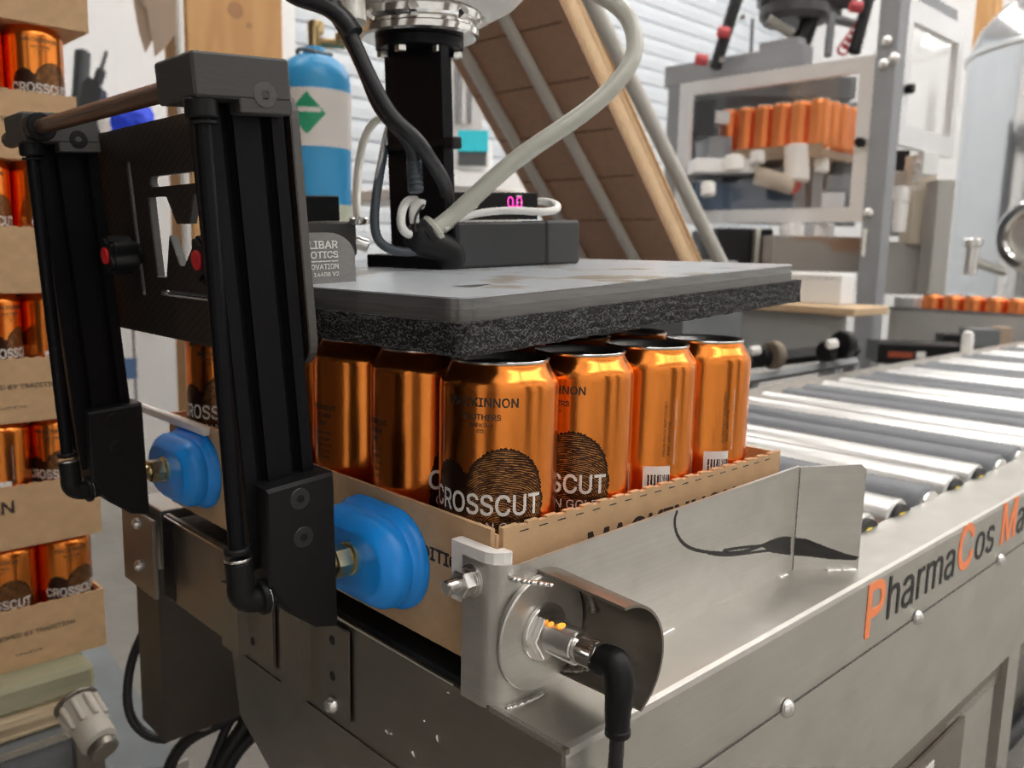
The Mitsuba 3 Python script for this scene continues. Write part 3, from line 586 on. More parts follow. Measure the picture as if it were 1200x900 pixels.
ro = part(cf, 'handle_rod', cl(cyl((-.0875, .1125, .2985), (-.0862, .3335, .2998), .0049, 24)), mat('rod_reflect_brown', proc(lambda p, n, uv: mi.Color3f(.085, .045, .032) * (.7 + .6 * noise(p.x * 900, p.y * 6, p.z * 900))), .28), 40, 'carbon handle rod with a brown reflection in its colour')  # brown reflection on the carbon painted into the rod colour
part(ro, 'collar', cl(cat_(cyl((-.0862, .3215, .2997), (-.0862, .3335, .2998), .0092, 28, .001))), BLACK)
part(ro, 'washer', cl(cyl((-.0862, .3196, .2997), (-.0862, .3214, .2997), .0084, 28, .0003)), CHROME) if False else None
part(ro, 'end_knob', cl(spun([(0, 0), (.0045, 0), (.0056, .002), (.0056, .006), (.0045, .009), (0, .010)], (-.0905, .376, .2955), (0, 1, 0), 20)), mat('rod_end', (.09, .06, .05), .4))

# ---------------------------------------------------------------- vacuum gripper on the robot wrist
ph, ps = math.radians(2.9), math.radians(2.5)
E1 = np.array([math.cos(ph) * math.cos(ps), math.cos(ph) * math.sin(ps), math.sin(ph)]); E2 = np.array([-math.sin(ps), math.cos(ps), 0]); E3 = np.cross(E1, E2)
GM = np.stack([E1, E2, E3], 1); G0 = onZ(540, 420, .1655)
def gw(m): return T3(m, GM, G0)
def gp(a, b, w): return G0 + GM @ np.array([a, b, w])
vg = thing('vacuum_gripper', 'flat grey vacuum gripper plate with thick black foam resting on the orange cans', 'gripper')
fo = rrect(0, .371, 0, .330, .006)
fm = ext(fo, 0, .0168); v, f = trimesh.remesh.subdivide_to_size(fm.vertices, fm.faces, .006, max_iter=8); fm = trimesh.Trimesh(v, f); fm.merge_vertices()
v = fm.vertices; dsp = (meshkit.noise(v * 420, 3) - .5)[:, None]; side = np.c_[v[:, 0] - .185, v[:, 1] - .165, (v[:, 2] - .0084) * 0]; side /= np.linalg.norm(side, axis=1, keepdims=True) + 1e-9
edge = (np.minimum.reduce([v[:, 0], .371 - v[:, 0], v[:, 1], .33 - v[:, 1]]) < .006)[:, None]
fm.vertices = v + edge * side * dsp * .0022 + np.array([0, 0, 1]) * (v[:, 2:] < .004) * dsp * .0016
part(vg, 'foam', gw(fm), FOAM, 40, 'coarse black foam pad')
plate = rrect(.003, .366, .0030, .329, .013)
part(vg, 'lower_sheet', gw(ext(plate, .0168, .0228)), SHEET2, 20)
part(vg, 'middle_sheet', gw(ext(rrect(.0036, .3654, .0036, .328, .0125), .0228, .0282)), PLATE, 20)
tpz = part(vg, 'top_plate', gw(ext(plate, .0282, .0291)), PLATETOP, 20)
part(tpz, 'scratch', gw(cat_(*[bx(.052 + .0011 * q, .0525 + .0011 * q, .044 + .0004 * q, .062 - .0003 * q, .0291, .0294) for q in range(20)])), CHROME, False, 'scuffed ridges near the corner')
# mast
part(vg, 'mast', gw(bx(.1720, .1800, .2000, .2680, .0292, .1964, .0004)), ANOD, False)
part(vg, 'mast_rib', gw(bx(.1800, .2100, .2300, .2380, .0292, .1964)), ANOD, False)
part(vg, 'mast_foot', gw(bx(.1640, .2040, .1960, .2920, .0291, .0395, .0008)), ANOD, False)
mx, my = .1800, .2330
fl2 = part(vg, 'round_flange', gw(spun([(0, 0), (.0335, 0), (.0342, .0008), (.0342, .0072), (.0335, .008), (0, .008)], (mx, my, .1965), (0, 0, 1), 48)), ANOD)
for q in range(6):
    t = q * math.pi / 3 + .35
    part(fl2, 'bolt', gw(cyl((mx + .028 * math.cos(t), my + .028 * math.sin(t), .1915), (mx + .028 * math.cos(t), my + .028 * math.sin(t), .1964), .0052, 6, .0006)), CHROME, False)
# box with yaw
BYAW = math.radians(-12); BR = rz(BYAW); BO = np.array([.1756, .1906, .0291])
def bxw(m): return gw(T3(m, BR, BO))
pb = part(vg, 'pump_box', bxw(bx(0, .0860, 0, .092, 0, .0362, .0022)), GREYD if False else mat('box_grey', (.030, .031, .034), .45), False, 'dark grey box on the plate')
part(vg, 'end_box', bxw(bx(.0862, .1225, .0008, .092, 0, .0366, .0022)), mat('box_grey_light', (.048, .048, .049), .5), False)
gg = part(vg, 'vacuum_gauge', bxw(bx(-.006, .0990, .030, .060, .0375, .0600, .0006)), BLACK, False, 'black vacuum gauge with magenta digits')
part(gg, 'clip', bxw(bx(.012, .080, .028, .060, .0362, .0376)), WHITE, False)
YG = .0300
for s, xx in (('0', .0665), ('.', .0732), ('0', .0755)):
    d = mikit.ply(bxw(sign(s, .0088, (xx, YG - .00003, .0478), (1, 0, 0), (0, 0, 1), 'l', False, .0003)), REDP, smooth=False); d['emitter'] = glow((.95, .03, .46)); part(gg, 'digit', d, None, label='glowing magenta digit')
part(gg, 'dial_print', bxw(cat_(ext(sg.Point(.0345, .0505).buffer(.0040).difference(sg.Point(.0345, .0505).buffer(.0012)), YG - .0004, YG - .00005, U=(1, 0, 0), V=(0, 0, 1), W=(0, 1, 0)), bx(.028, .042, YG - .0003, YG, .0564, .0574), bx(.0765, .082, YG - .0003, YG, .0564, .0578), bx(.0765, .079, YG - .0003, YG, .0510, .0525), bx(.0805, .083, YG - .0003, YG, .0510, .0525), bx(.0765, .079, YG - .0003, YG, .0475, .0490), bx(.0805, .083, YG - .0003, YG, .0475, .0490))), INKW, False)
HA, HB = at(506, 271, .660), at(540, 245, .664); hd_ = (HB - HA) / np.linalg.norm(HB - HA)
part(vg, 'cable_gland', cat_(tube([gp(.1740, .2030, .0300), gp(.1700, .2000, .045), HA - hd_ * .012, HA - hd_ * .001], .0118, 24, 20), cyl(HA - hd_ * .007, HA - hd_ * .001, .0128, 24, .001)), BLACK, 40)
gl = part(vg, 'hose_cuff', cyl(HA - hd_ * .0008, HA + hd_ * .0045, .0122, 28, .0012), HOSE)
# name bracket
nb = sg.Polygon([(-.045, 0), (.0475, 0), (.0475, .0160), *[(.0475 - .020 + .020 * math.cos(t), .0160 + .0150 * math.sin(t)) for t in np.linspace(.05, math.pi / 2, 10)], (-.045, .0315)])
nbk = part(vg, 'name_bracket', gw(ext(nb, .1480, .1560, o=(0, 0, .0291), U=(1, 0, 0), V=(0, 0, 1), W=(0, 1, 0))), PRINTG, False, 'grey printed bracket with pale lettering')
for s, h, w, sx in (('CALIBAR', .0046, .0505, 1.15), ('ROBOTICS', .0040, .0447, 1.15), ('INNOVATION', .0030, .0379, 1.05), ('14408 V2', .0024, .0335, 1.2)):
    part(nbk, 'lettering', gw(sign(s, h, (.0345, .1478, w), (1, 0, 0), (0, 0, 1), 'r', True, .0003, sx=sx)), mat('pale_ink', (.55, .54, .52), .6) if s == 'CALIBAR' else 'mat_pale_ink', False, 'pale lettering')
part(nbk, 'rule', gw(bx(.004, .0345, .1476, .1480, .0424, .0430)), 'mat_pale_ink', False)
part(vg, 'clamp_box', gw(cat_(bx(.085, .1615, .300, .360, .0382, .0672, .0018))), mat('box_grey2', (.075, .073, .070), .5), False)
part(vg, 'clamp_box_foot', gw(bx(.10, .150, .310, .350, .0291, .0384)), ANOD, False)
part(vg, 'valve_box', gw(bx(.108, .1465, .302, .345, .0674, .0880, .001)), BLACK, False)
part(vg, 'air_fitting', cat_(cyl(gp(.1640, .300, .0640), gp(.1640, .300, .0700), .0085, 24, .001), cyl(gp(.1615, .306, .050), gp(.1720, .299, .046), .0060, 18, .001)), CHROME)

# ---------------------------------------------------------------- robot wrist, hoses and cables
rb = thing('robot_wrist', 'white rounded robot wrist with a polished steel ring above the gripper mast', 'robot arm')
part(rb, 'steel_ring', gw(cat_(spun([(0, 0), (.0440, 0), (.0462, .0015), (.0462, .0060), (.0445, .0072), (.0445, .0095), (.0480, .0102), (.0492, .0120), (.0492, .0170), (.0480, .0185), (0, .0185)], (mx, my, .2047), (0, 0, 1), 64), *[cyl((mx + .0445 * math.cos(t), my + .0445 * math.sin(t), .2152), (mx + .0520 * math.cos(t), my + .0520 * math.sin(t), .2185), .004, 6) for t in np.arange(8) * math.pi / 4])), CHROME, 30, 'polished steel ring')
part(rb, 'housing', gw(spun([(0, 0), (.0500, 0), (.0560, .0012), (.0700, .0085), (.0800, .018), (.0850, .030), (.0860, .045), (.0860, .14), (.080, .155), (0, .16)], (mx + .012, my + .004, .2234), (0, 0, 1), 64)), mat('robot_white', (.70, .69, .66), .3, specular=.5), 40)
bm_ = part(rb, 'forearm', cyl(gp(mx + .01, my, .33), gp(mx + .25, my + .22, .62), .058, 40, .004), 'mat_robot_white', 40)
hs = thing('corrugated_hose', 'thick pale grey hose looping from the dark pump box up past the cardboard', 'hose')
HP = [(508, 268, .665), (540, 245, .667), (600, 191, .672), (660, 149, .68), (708, 112, .69), (737, 77, .70), (744, 52, .71), (736, 22, .72), (706, -4, .735), (660, -22, .75), (600, -60, .78)]
part(hs, 'hose', tube([HA + hd_ * .002] + [at(*q) for q in HP[1:]], .0071, 70, 16), HOSE, True)
wc = thing('white_cable', 'thin white cable looped in front of the vacuum gauge', 'cable')
part(wc, 'cable', tube([at(*q) for q in ((520, 268, .66), (545, 254, .668), (575, 248, .672), (610, 247, .672), (640, 248, .675), (653, 244, .685), (648, 238, .70), (630, 236, .705))], .0030, 40, 10), CABLEW, True)
wl = thing('white_cable', 'short loop of thick white cable beside the foot of the mast', 'cable')
part(wl, 'cable', tube([at(*q) for q in ((488, 235, .655), (478, 236, .65), (471, 248, .645), (471, 266, .645), (478, 274, .648), (486, 274, .652))], .0034, 36, 10), CABLEW, True)
part(wl, 'tie', tube([at(*q) for q in ((497, 240, .648), (489, 250, .645), (486, 262, .645), (488, 272, .645))], .0009, 16, 6), CABLE, True)
part(wl, 'plug', tube([at(*q) for q in ((497, 240, .652), (488, 240, .65), (486, 262, .652))], .0038, 20, 10), CABLEW, True)
for nm, lab, P, r, mt in (
    ('black_cable', 'thick black cable bundle hanging down beside the mast', ((372, -10, .60), (395, 12, .60), (420, 62, .605), (442, 108, .61), (463, 140, .615), (486, 162, .62), (506, 190, .635), (518, 210, .65), (524, 228, .665), (526, 246, .672)), .0056, CABLE),
    ('black_cable', 'second black cable in the bundle, ending in a ribbed plug', ((352, -6, .61), (385, 8, .61), (412, 50, .612), (432, 95, .615), (447, 128, .618), (468, 152, .622), (481, 170, .63), (485, 190, .64)), .0052, CABLE),
    ('slate_cable', 'slate grey cable drooping to the plate left of the mast', ((474, 120, .74), (458, 145, .725), (449, 182, .69), (443, 215, .65), (439, 250, .648), (443, 280, .65), (458, 292, .652), (480, 295, .655), (496, 290, .66)), .0036, CABLEG),
    ('black_cable', 'broad black cable sleeve at the top left of the robot wrist', ((338, -12, .60), (356, -2, .60), (380, 6, .60), (400, 20, .60), (415, 40, .60)), .0068, CABLE)):
    k = thing(nm, lab, 'cable'); part(k, 'sheath', tube([at(*q) for q in P], r, 50, 12), mt, True)
    if 'ribbed plug' in lab: part(k, 'plug', cat_(cyl(at(485, 184, .640), at(487, 226, .642), .0056, 18, .0008), *[cyl(at(485 + q * .4, 190 + 6 * q, .6402), at(485.4 + q * .4, 193 + 6 * q, .6402), .0061, 18) for q in range(6)]), CABLEG)
ct = thing('clear_tube', 'short clear plastic tube at the top of the cable bundle', 'tube')
part(ct, 'tube', cyl(at(413, -30, .615), at(417, 27, .612), .0078, 24), CLEAR)
zt = thing('cable_tie', 'black cable tie round the mast with its head sticking out', 'cable tie')
part(zt, 'strap', gw(cat_(bx(.1690, .1719, .1985, .2700, .1225, .1275), bx(.1690, .1830, .1968, .1999, .1225, .1275), bx(.1690, .1830, .2682, .2712, .1225, .1275), bx(.1801, .1830, .1968, .2712, .1225, .1275))), BLACK, False)
part(zt, 'head', gw(bx(.1690, .1790, .1860, .1967, .1200, .1285, .001)), BLACK, False)
wh = thing('white_hose', 'pale translucent air hose curving down behind the mast', 'hose')
part(wh, 'hose', tube([at(*q) for q in ((452, 138, .80), (440, 142, .80), (428, 160, .80), (421, 190, .80), (418, 225, .79), (420, 258, .775))], .0038, 40, 12), CLEAR, True)

# ---------------------------------------------------------------- stack of full trays at the left
SY, SXR, SZ0, SP = .845, .0785, -.315, .1572
tier = ['bottom', 'second', 'third', 'fourth', 'fifth', 'topmost']
SL = .404; SD = .2832
for lv in range(6):
    z0 = SZ0 + SP * lv
    nm = {0: 'lowest of the stack at the left edge', 5: 'topmost in the stack at the left edge'}.get(lv, f'{tier[lv]} from the bottom in the stack at the left edge')
    t = thing('stacked_tray', f'cardboard tray of orange cans, {nm}', 'tray', 'trays in the left stack')
    x0, x1, y1 = SXR - SL, SXR, SY + SD
    dx = float(rng.uniform(-.003, .003)) + (.015 if lv == 5 else 0); x0 += dx; x1 += dx
    part(t, 'base', bx(x0, x1, SY, y1, z0, z0 + .0025), CARD, False)
    P = nicked(SL, .0795, .0145, .0062, .0012)
    part(t, 'front_wall', ext(P, 0, .003, o=(x0, SY - .001, z0), U=(1, 0, 0), V=(0, 0, 1), W=(0, 1, 0)), CARD, False)
    part(t, 'back_wall', bx(x0, x1, y1 - .003, y1, z0, z0 + .079), CARD, False)
    part(t, 'end_wall', bx(x1 - .003, x1, SY + .002, y1 - .003, z0 + .001, z0 + .079), CARD, False)
    part(t, 'end_wall', bx(x0, x0 + .003, SY + .002, y1 - .003, z0 + .001, z0 + .079), CARD, False)
    yf = SY - .0011
    if lv in (1, 3, 5):
        part(t, 'lettering', sign('MACKINNON', .0150, (x1 - .100, yf, z0 + .046), (1, 0, 0), (0, 0, 1), 'r', True, .0003, sx=1.12), INK, False)
        part(t, 'lettering', sign('BROTHERS', .0068, (x1 - .138, yf, z0 + .029), (1, 0, 0), (0, 0, 1), 'r', True, .0003, sx=1.2), INK, False)
    else:
        part(t, 'lettering', sign('BREWED BY TRADITION', .0052, (x1 - .038, yf, z0 + .042), (1, 0, 0), (0, 0, 1), 'r', True, .0003, sx=1.15), INK, False)
        part(t, 'small_print', sign('PLEASE RECYCLE', .0026, (x1 - .078, yf, z0 + .018), (1, 0, 0), (0, 0, 1), 'r', False, .0003), INKG, False)
    for i in range(6):
        for j in range(4):
            if not (j == 0 and i < 4 or i == 0): continue
            cx, cy = x1 - (.0362 if lv < 3 else .0352) - PITCH * i, SY + .0362 + PITCH * j
            toward = math.atan2(CAM[1] - cy, CAM[0] - cx)
            lab = f'copper can in the {tier[lv]} tray of the left stack, ' + (f'front row, {ords[i]} from right' if j == 0 else f'right side, {ords[j]} from front')
            can(cx, cy, z0 + .003, toward + math.radians([18, -14, -150, 40, 15, -30][(lv + i) % 6] if j == 0 else 60 * j + 30 * lv), lab, 'cans in the left stack', full=True, back=(j == 0 and (lv + i) % 6 == 2))
for zb, zt_, m_, nm, lab, dx in ((-.352, -.3155, GREENW, 'pallet_board', 'greenish weathered board under the left stack of trays', .050), (-.386, -.3525, RAWW, 'pallet_board', 'raw pale pallet board below the greenish one at the left', .052)):
    k = thing(nm, lab, 'board'); part(k, 'board', bx(-.36, dx, .800, .925, zb, zt_, .006), m_, False)
pf = thing('wrapper_platform', 'dark grey steel platform carrying the pallet of trays, with a ramp on its right', 'platform')
part(pf, 'body', bx(-.42, .045, .782, 1.30, FLOOR + .002, -.3865, .003), GREYD, False)
part(pf, 'lip', bx(-.42, .046, .778, .783, -.3935, -.3868), STEEL, False)
part(pf, 'ramp', hull([(.04, .86, FLOOR + .002), (.185, .86, FLOOR + .002), (.215, 1.36, FLOOR + .002), (.04, 1.36, FLOOR + .002), (.04, .86, -.500), (.185, .86, FLOOR + .008), (.215, 1.36, -.5), (.04, 1.36, -.48)]), mat('ramp_paint', proc(lambda p, n, uv: mi.Color3f(.20, .225, .24) * (.85 + .3 * fbm(p.x * 18, p.y * 18, p.z * 18))), .45), False)
part(pf, 'ramp_edge', bx(.04, .188, .855, .861, FLOOR + .004, FLOOR + .016), STEEL, False)
mo = thing('valve_motor', 'pale ribbed cylindrical drive motor at the lower left below the pallet', 'motor')
a0, a1 = at(88, 822, 1.02), at(118, 872, .99)
part(mo, 'housing', cyl(a0, a1, .0205, 28, .004), mat('motor_beige', (.52, .49, .43), .45))
dv = (a1 - a0) / np.linalg.norm(a1 - a0); uu, vv, _ = basis(dv)
for q in range(9):
    t = q * 2 * math.pi / 9; o = a0 + (uu * math.cos(t) + vv * math.sin(t)) * .0212
    part(mo, 'rib', tube([o + dv * .008, o + dv * .020, o + dv * .038], .0036, 6, 8, False), 'mat_motor_beige', True)
part(mo, 'end_cap', cyl(a1, a1 + dv * .012, .0165, 24, .002), STEELD)
part(mo, 'clamp_band', tube([a0 + dv * .002 + (uu * math.cos(t) + vv * math.sin(t)) * .0225 for t in np.linspace(0, 2 * math.pi, 25)], .0028, 25, 8, False), STEELD, True)
part(mo, 'mount', bx(.012, .045, .765, .80, -.46, -.40), STEELD, False)
for lab, P, r in (('black cable curling on the floor left of the drive box', ((168, 742), (156, 770), (150, 800), (152, 835), (168, 858), (195, 866)), .006),
                  ('black cable hanging below the conveyor end, leftmost', ((290, 828), (262, 845), (235, 858), (215, 872), (195, 910)), .008),
                  ('black cable hanging below the conveyor end, middle one', ((283, 826), (268, 848), (256, 875), (240, 912)), .006),
                  ('thick black cable hanging below the conveyor end, right of the middle', ((292, 832), (285, 852), (268, 878), (252, 915)), .010),
                  ('black cable crossing the floor below the conveyor end', ((318, 845), (300, 858), (280, 878), (262, 912)), .009),
                  ('black cable at the bottom edge under the conveyor end plate', ((352, 872), (338, 886), (328, 912)), .007)):
    k = thing('floor_cable', lab, 'cable'); part(k, 'sheath', tube([at(x, y, .93) for x, y in P], r * .85, 30, 10), CABLE, True)
kc = thing('floor_cable', 'thick black cable under the conveyor at the lower right edge', 'cable')
part(kc, 'sheath', tube([onZ(*q, FLOOR + .014) for q in ((1150, 882), (1175, 868), (1195, 845), (1215, 815))] + [onZ(1235, 780, FLOOR + .014)], .016, 30, 10), CABLE, True)

# ---------------------------------------------------------------- leaning stack of flat cardboard on its tilted magazine
ts = np.array([-.6666, 0, .7454]); ns = np.array([.7454, 0, .6666]); SB = np.array([1.311, 0, .209]); YR, YL = .822, 1.172
def onS(x, y): v = ray(x, y); p = CAM + v * (ns @ (SB - CAM)) / (ns @ v); return (p - SB) @ ts, p[1]
def slabm(s0, s1, y0, y1, d0, d1): return ext(sg.box(s0, y0, s1, y1), d0, d1, o=SB, U=ts, V=(0, 1, 0), W=ns)
for q in range(15):
    k = thing('cardboard_blank', 'flat brown cardboard blank facing the viewer under two grey tubes' if q == 0 else f'flat cardboard blank in the leaning stack, {["", "second", "third", "fourth", "fifth", "sixth", "seventh", "eighth", "ninth", "tenth", "eleventh", "twelfth", "thirteenth", "fourteenth", "last"][q]} from the tubes', 'cardboard', 'cardboard blanks leaning in the magazine')
    j = float(rng.uniform(-.004, .004)); sk = .0
    part(k, 'sheet', slabm(-.10, .86, YR + j, YL + j, .0045 * q, .0045 * q + .0041), CARDB if q == 0 else CARDL, False)  # front sheet coloured as shaded underside, the others pale as lit edges
    if q == 0:
        for (xa, ya) in ((610, 37), (612, 104), (705, 152), (670, 210), (752, 257)):
            s, _ = onS(xa, ya); part(k, 'crease', slabm(s - .0022, s + .0022, YR + .01, YL - .01, -.0008, -.0001), mat('crease_brown', (.24, .125, .07), .8) if (xa == 610) else 'mat_crease_brown', False)
mg = thing('blank_magazine', 'tilted magazine of grey tubes holding the leaning cardboard blanks', 'rack')
for (xa, ya, xb, yb, dd) in ((547, 53, 683, 293, -.016), (597, 17, 747, 297, -.016)):
    sa, yA = onS(xa, ya); sb, yB = onS(xb, yb); pa = SB + ts * sa + np.array([0, yA, 0]) + ns * dd; pb_ = SB + ts * sb + np.array([0, yB, 0]) + ns * dd; dv = (pb_ - pa) / np.linalg.norm(pb_ - pa)
    part(mg, 'tube', cyl(pa - dv * .35, pb_ + dv * .16, .0125, 20), mat('tube_grey', (.52, .50, .46), .4) if xa == 547 else 'mat_tube_grey', 40)
pa, pb_ = at(697, 10, 1.52), at(845, 308, 1.88); dv = (pb_ - pa) / np.linalg.norm(pb_ - pa)
part(mg, 'tube', cyl(pa - dv * .25, pb_ + dv * .12, .0150, 20), 'mat_tube_grey', 40)
part(mg, 'foot_plate', slabm(-.125, -.105, YR - .05, YL + .03, -.03, .12), GALV, False)
part(mg, 'foot_block', bx(1.28, 1.52, .78, 1.21, .02, .12), GREYD, False)
for y in (.80, 1.17):
    part(mg, 'leg', bx(1.38, 1.42, y, y + .04, FLOOR + .002, .03), GALV, False)

# ---------------------------------------------------------------- packing machine on the right
PC = at(1028, 250, 2.5); XP, YP = PC[0], PC[1]
pm = thing('packing_machine', 'grey steel packing machine with framed clear guard windows beyond the conveyor', 'machine')
po = part(pm, 'corner_post', bx(XP - .030, XP + .030, YP - .030, YP + .030, FLOOR + .002, 1.65, .003), GALV, False)
for (x, y) in ((1036, 75), (1040, 48), (1018, 250), (1048, 68)):
    q = onX(x, y, XP - .031); part(po, 'bolt', spun([(0, 0), (.016, 0), (.014, .006), (.006, .011), (0, .012)], (XP - .030, float(np.clip(q[1], YP - .024, YP + .024)), q[2]), (-1, 0, 0), 16), CHROME)
part(po, 'white_strip', bx(XP - .034, XP - .0305, YP + .012, YP + .022, onX(1012, 300, XP - .03)[2], onX(1015, 268, XP - .03)[2]), WHITE, False)
XA = XP - .012
yl, yr = onX(800, 95, XA)[1], YP + .032; zt, zb = onX(1018, 66, XA)[2], onX(1010, 260, XA)[2]; fw = .043
w1 = part(pm, 'window_frame', cat_(bx(XA - .012, XA + .012, yl - fw, yl, zb, zt), bx(XA - .012, XA + .012, yr, yr + fw, zb, zt), bx(XA - .0121, XA + .0121, yr, yl, zt - fw, zt), bx(XA - .0121, XA + .0121, yr, yl, zb, zb + fw)), ALU, False, 'pale aluminium window frame')
part(w1, 'pane', bx(XA - .0005, XA, yr + fw - .004, yl - fw + .004, zb + fw - .004, zt - fw + .004) if False else ext(sg.box(yr + fw - .004, zb + fw - .004, yl - fw + .004, zt - fw + .004), 0, .0006, o=(XA, 0, 0), U=(0, 1, 0), V=(0, 0, 1), W=(1, 0, 0)), PANE, False)
q = onX(1010, 168, XA); part(w1, 'latch', cyl((XA - .035, yr + .020, q[2]), (XA - .012, yr + .020, q[2]), .014, 16, .002), BLACK)
part(pm, 'top_beam', bx(XA + .03, XA + .09, at(930, 70, 2.6)[1] + .0, yl + .10, zt + .005, zt + .075, .002), GALV, False)
part(pm, 'left_post', bx(XA + .03, XA + .09, yl + .02, yl + .08, FLOOR + .002, zt + .004), GALV, False)
YB = YP - .012; xb0 = XP + .045; xb1 = onY(1119, 110, YB)[0]; zt2 = onY(1075, 0, YB)[2]; zt2 = .5 * (zt2 + onY(1128, 35, YB)[2]); zb2 = onY(1090, 180, YB)[2]
w2 = part(pm, 'window_frame', cat_(bx(xb0, xb0 + .04, YB - .012, YB + .012, zb2, zt2), bx(xb1 - .04, xb1, YB - .012, YB + .012, zb2, zt2), bx(xb0, xb1, YB - .0121, YB + .0121, zt2 - .06, zt2), bx(xb0, xb1, YB - .0121, YB + .0121, zb2, zb2 + .06)), ALU, False, 'pale aluminium window frame')
part(w2, 'pane', ext(sg.box(xb0 + .036, zb2 + .056, xb1 - .036, zt2 - .056), 0, .0006, o=(0, YB, 0), U=(1, 0, 0), V=(0, 0, 1), W=(0, -1, 0)), PANE, False)
q = onY(1064, 108, YB); part(w2, 'latch', cyl((xb0 + .02, YB - .035, q[2]), (xb0 + .02, YB - .012, q[2]), .014, 16, .002), BLACK)
part(pm, 'top_cover', bx(xb0, xb1, YP + .002, YP + .05, zt2 - .03, zt2 + .05), GALV, False)
def pbox(x0, y0, x1, y1, d, th, mt, name='block', b=.002, label=None, parent=None):
    """a box whose front spans two picture corners at depth d, turned square to the room's long axis"""
    A, B = at(x0, y0, d), at(x1, y1, d); ux = (B - A)[:2]; L = abs((B - A) @ CR); h = abs((B - A) @ CU); c = .5 * (A + B)
    yaw = math.atan2(CR[1], CR[0]); m = bx(-L / 2, L / 2, 0, th, -h / 2, h / 2, b)
    return part(parent or pm, name, T3(m, rz(yaw), c), mt, False, label)
pbox(812, 88, 1004, 113, 2.98, .4, GREYD, 'ceiling_plate'); pbox(800, 120, 1008, 262, 3.45, .03, mat('back_panel', (.15, .16, .18), .5), 'back_panel')
pbox(815, 186, 890, 202, 2.80, .35, WHITEP, 'slide_plate')
pbox(830, 160, 858, 186, 2.95, .2, GALV, 'bracket')
pbox(838, 130, 856, 144, 2.93, .1, WHITEP, 'sensor_box')
pbox(816, 118, 838, 158, 2.92, .1, BLACK, 'cylinder_block')
pbox(818, 214, 930, 246, 2.85, .3, mat('navy_housing', (.045, .075, .13), .45), 'blue_gearbox')
pbox(845, 200, 925, 218, 2.98, .15, mat('slate_housing', (.09, .12, .14), .5), 'gearbox_cover')
for (xa, ya, xb, yb, r, mt) in ((885, 205, 930, 218, .030, mat('motor_tan', (.50, .42, .34), .5)), (926, 215, 932, 217, .031, REDP)):
    part(pm, 'motor', cyl(at(xa, ya, 2.8), at(xb, yb, 2.78), r, 20, .003), mt)
for (x, y, r, h) in ((934, 192, .040, 42), (962, 188, .026, 30), (860, 192, .030, 18), (830, 222, .024, 16), (888, 185, .024, 14)):
    part(pm, 'air_cylinder', cyl(at(x, y - h / 2, 2.78), at(x, y + h / 2, 2.78), r, 20, .004), WHITE)
pbox(952, 195, 964, 246, 2.78, .06, GALV, 'slide_bar')
pbox(968, 205, 1006, 222, 2.85, .2, GALV, 'cross_bar'); pbox(978, 190, 1006, 204, 2.9, .1, GREYD, 'cross_bar'); pbox(960, 226, 990, 244, 2.8, .1, WHITEP, 'valve_block')
pbox(975, 172, 1008, 190, 2.95, .2, WHITEP, 'slide_plate')
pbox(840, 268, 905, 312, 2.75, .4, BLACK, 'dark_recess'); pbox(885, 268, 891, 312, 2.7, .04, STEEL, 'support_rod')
pbox(925, 262, 942, 278, 2.62, .1, WHITEP, 'white_bracket'); pbox(955, 262, 978, 278, 2.62, .1, WHITEP, 'white_bracket')
pbox(905, 277, 1012, 318, 2.60, .12, RUST, 'lower_beam', label='stained grey steel beam')
pbox(1042, 201, 1068, 221, 2.75, .1, mat('beige_metal', (.46, .41, .37), .5), 'cross_bar'); pbox(1048, 176, 1066, 200, 2.85, .1, BLACK, 'cylinder_block')
pbox(1070, 182, 1096, 286, 2.70, .08, mat('beige_board', (.56, .49, .40), .6), 'side_board'); pbox(1094, 212, 1114, 345, 2.62, .08, mat('ribbed_grey', (.38, .37, .35), .5), 'ribbed_column')
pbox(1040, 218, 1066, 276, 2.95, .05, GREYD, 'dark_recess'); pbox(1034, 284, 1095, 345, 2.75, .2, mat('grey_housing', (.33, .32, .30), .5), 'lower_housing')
part(pm, 'filter_bowl', spun([(0, 0), (.020, .0), (.022, .02), (.022, .09), (.026, .095), (.026, .14), (0, .14)], at(1053, 272, 2.68), (0, 0, 1), 24), WHITE, 35, 'white filter bowl')
for q in range(4): pbox(1072, 190 + 9 * q, 1079, 195 + 9 * q, 2.62, .02, CHROME, 'hose_fitting')
pbox(1082, 178, 1100, 205, 2.60, .05, WHITEP, 'valve_block')
# grasping head on top of the machine
hd = thing('gripper_head', 'black case lifting head with red clamps on top of the packing machine', 'machine head')
def bar(xa, ya, xb, yb, d, r, mt, name): part(hd, name, cyl(at(xa, ya, d), at(xb, yb, d), r, 8, .002), mt, False)
for a in ((866, -10, 838, 80, 2.8, .020), (1020, -10, 1001, 62, 2.8, .020), (962, -10, 932, 72, 2.85, .030)): bar(*a, BLACK, 'leg')
bar(882, 22, 879, 78, 2.9, .006, GREYD, 'rod'); bar(975, 15, 970, 66, 2.8, .014, GREYD, 'rod'); bar(945, 30, 913, 64, 2.9, .014, BLACK, 'arm'); bar(900, 22, 930, 40, 2.85, .018, mat('arm_metal', (.30, .30, .27), .4), 'arm'); bar(905, 5, 1010, 30, 2.9, .016, GREYD, 'arm')
part(hd, 'disc', spun([(0, 0), (.10, 0), (.115, .02), (.115, .05), (.06, .06), (0, .06)], at(930, 28, 2.9), (0, 0, 1), 32), mat('head_dark', (.05, .048, .05), .4))
part(hd, 'column', cyl(at(965, 20, 2.95), at(968, -60, 2.95), .06, 24), 'mat_head_dark'); part(hd, 'cover', cyl(at(890, -2, 2.9), at(1000, -2, 2.9), .035, 12), 'mat_head_dark')
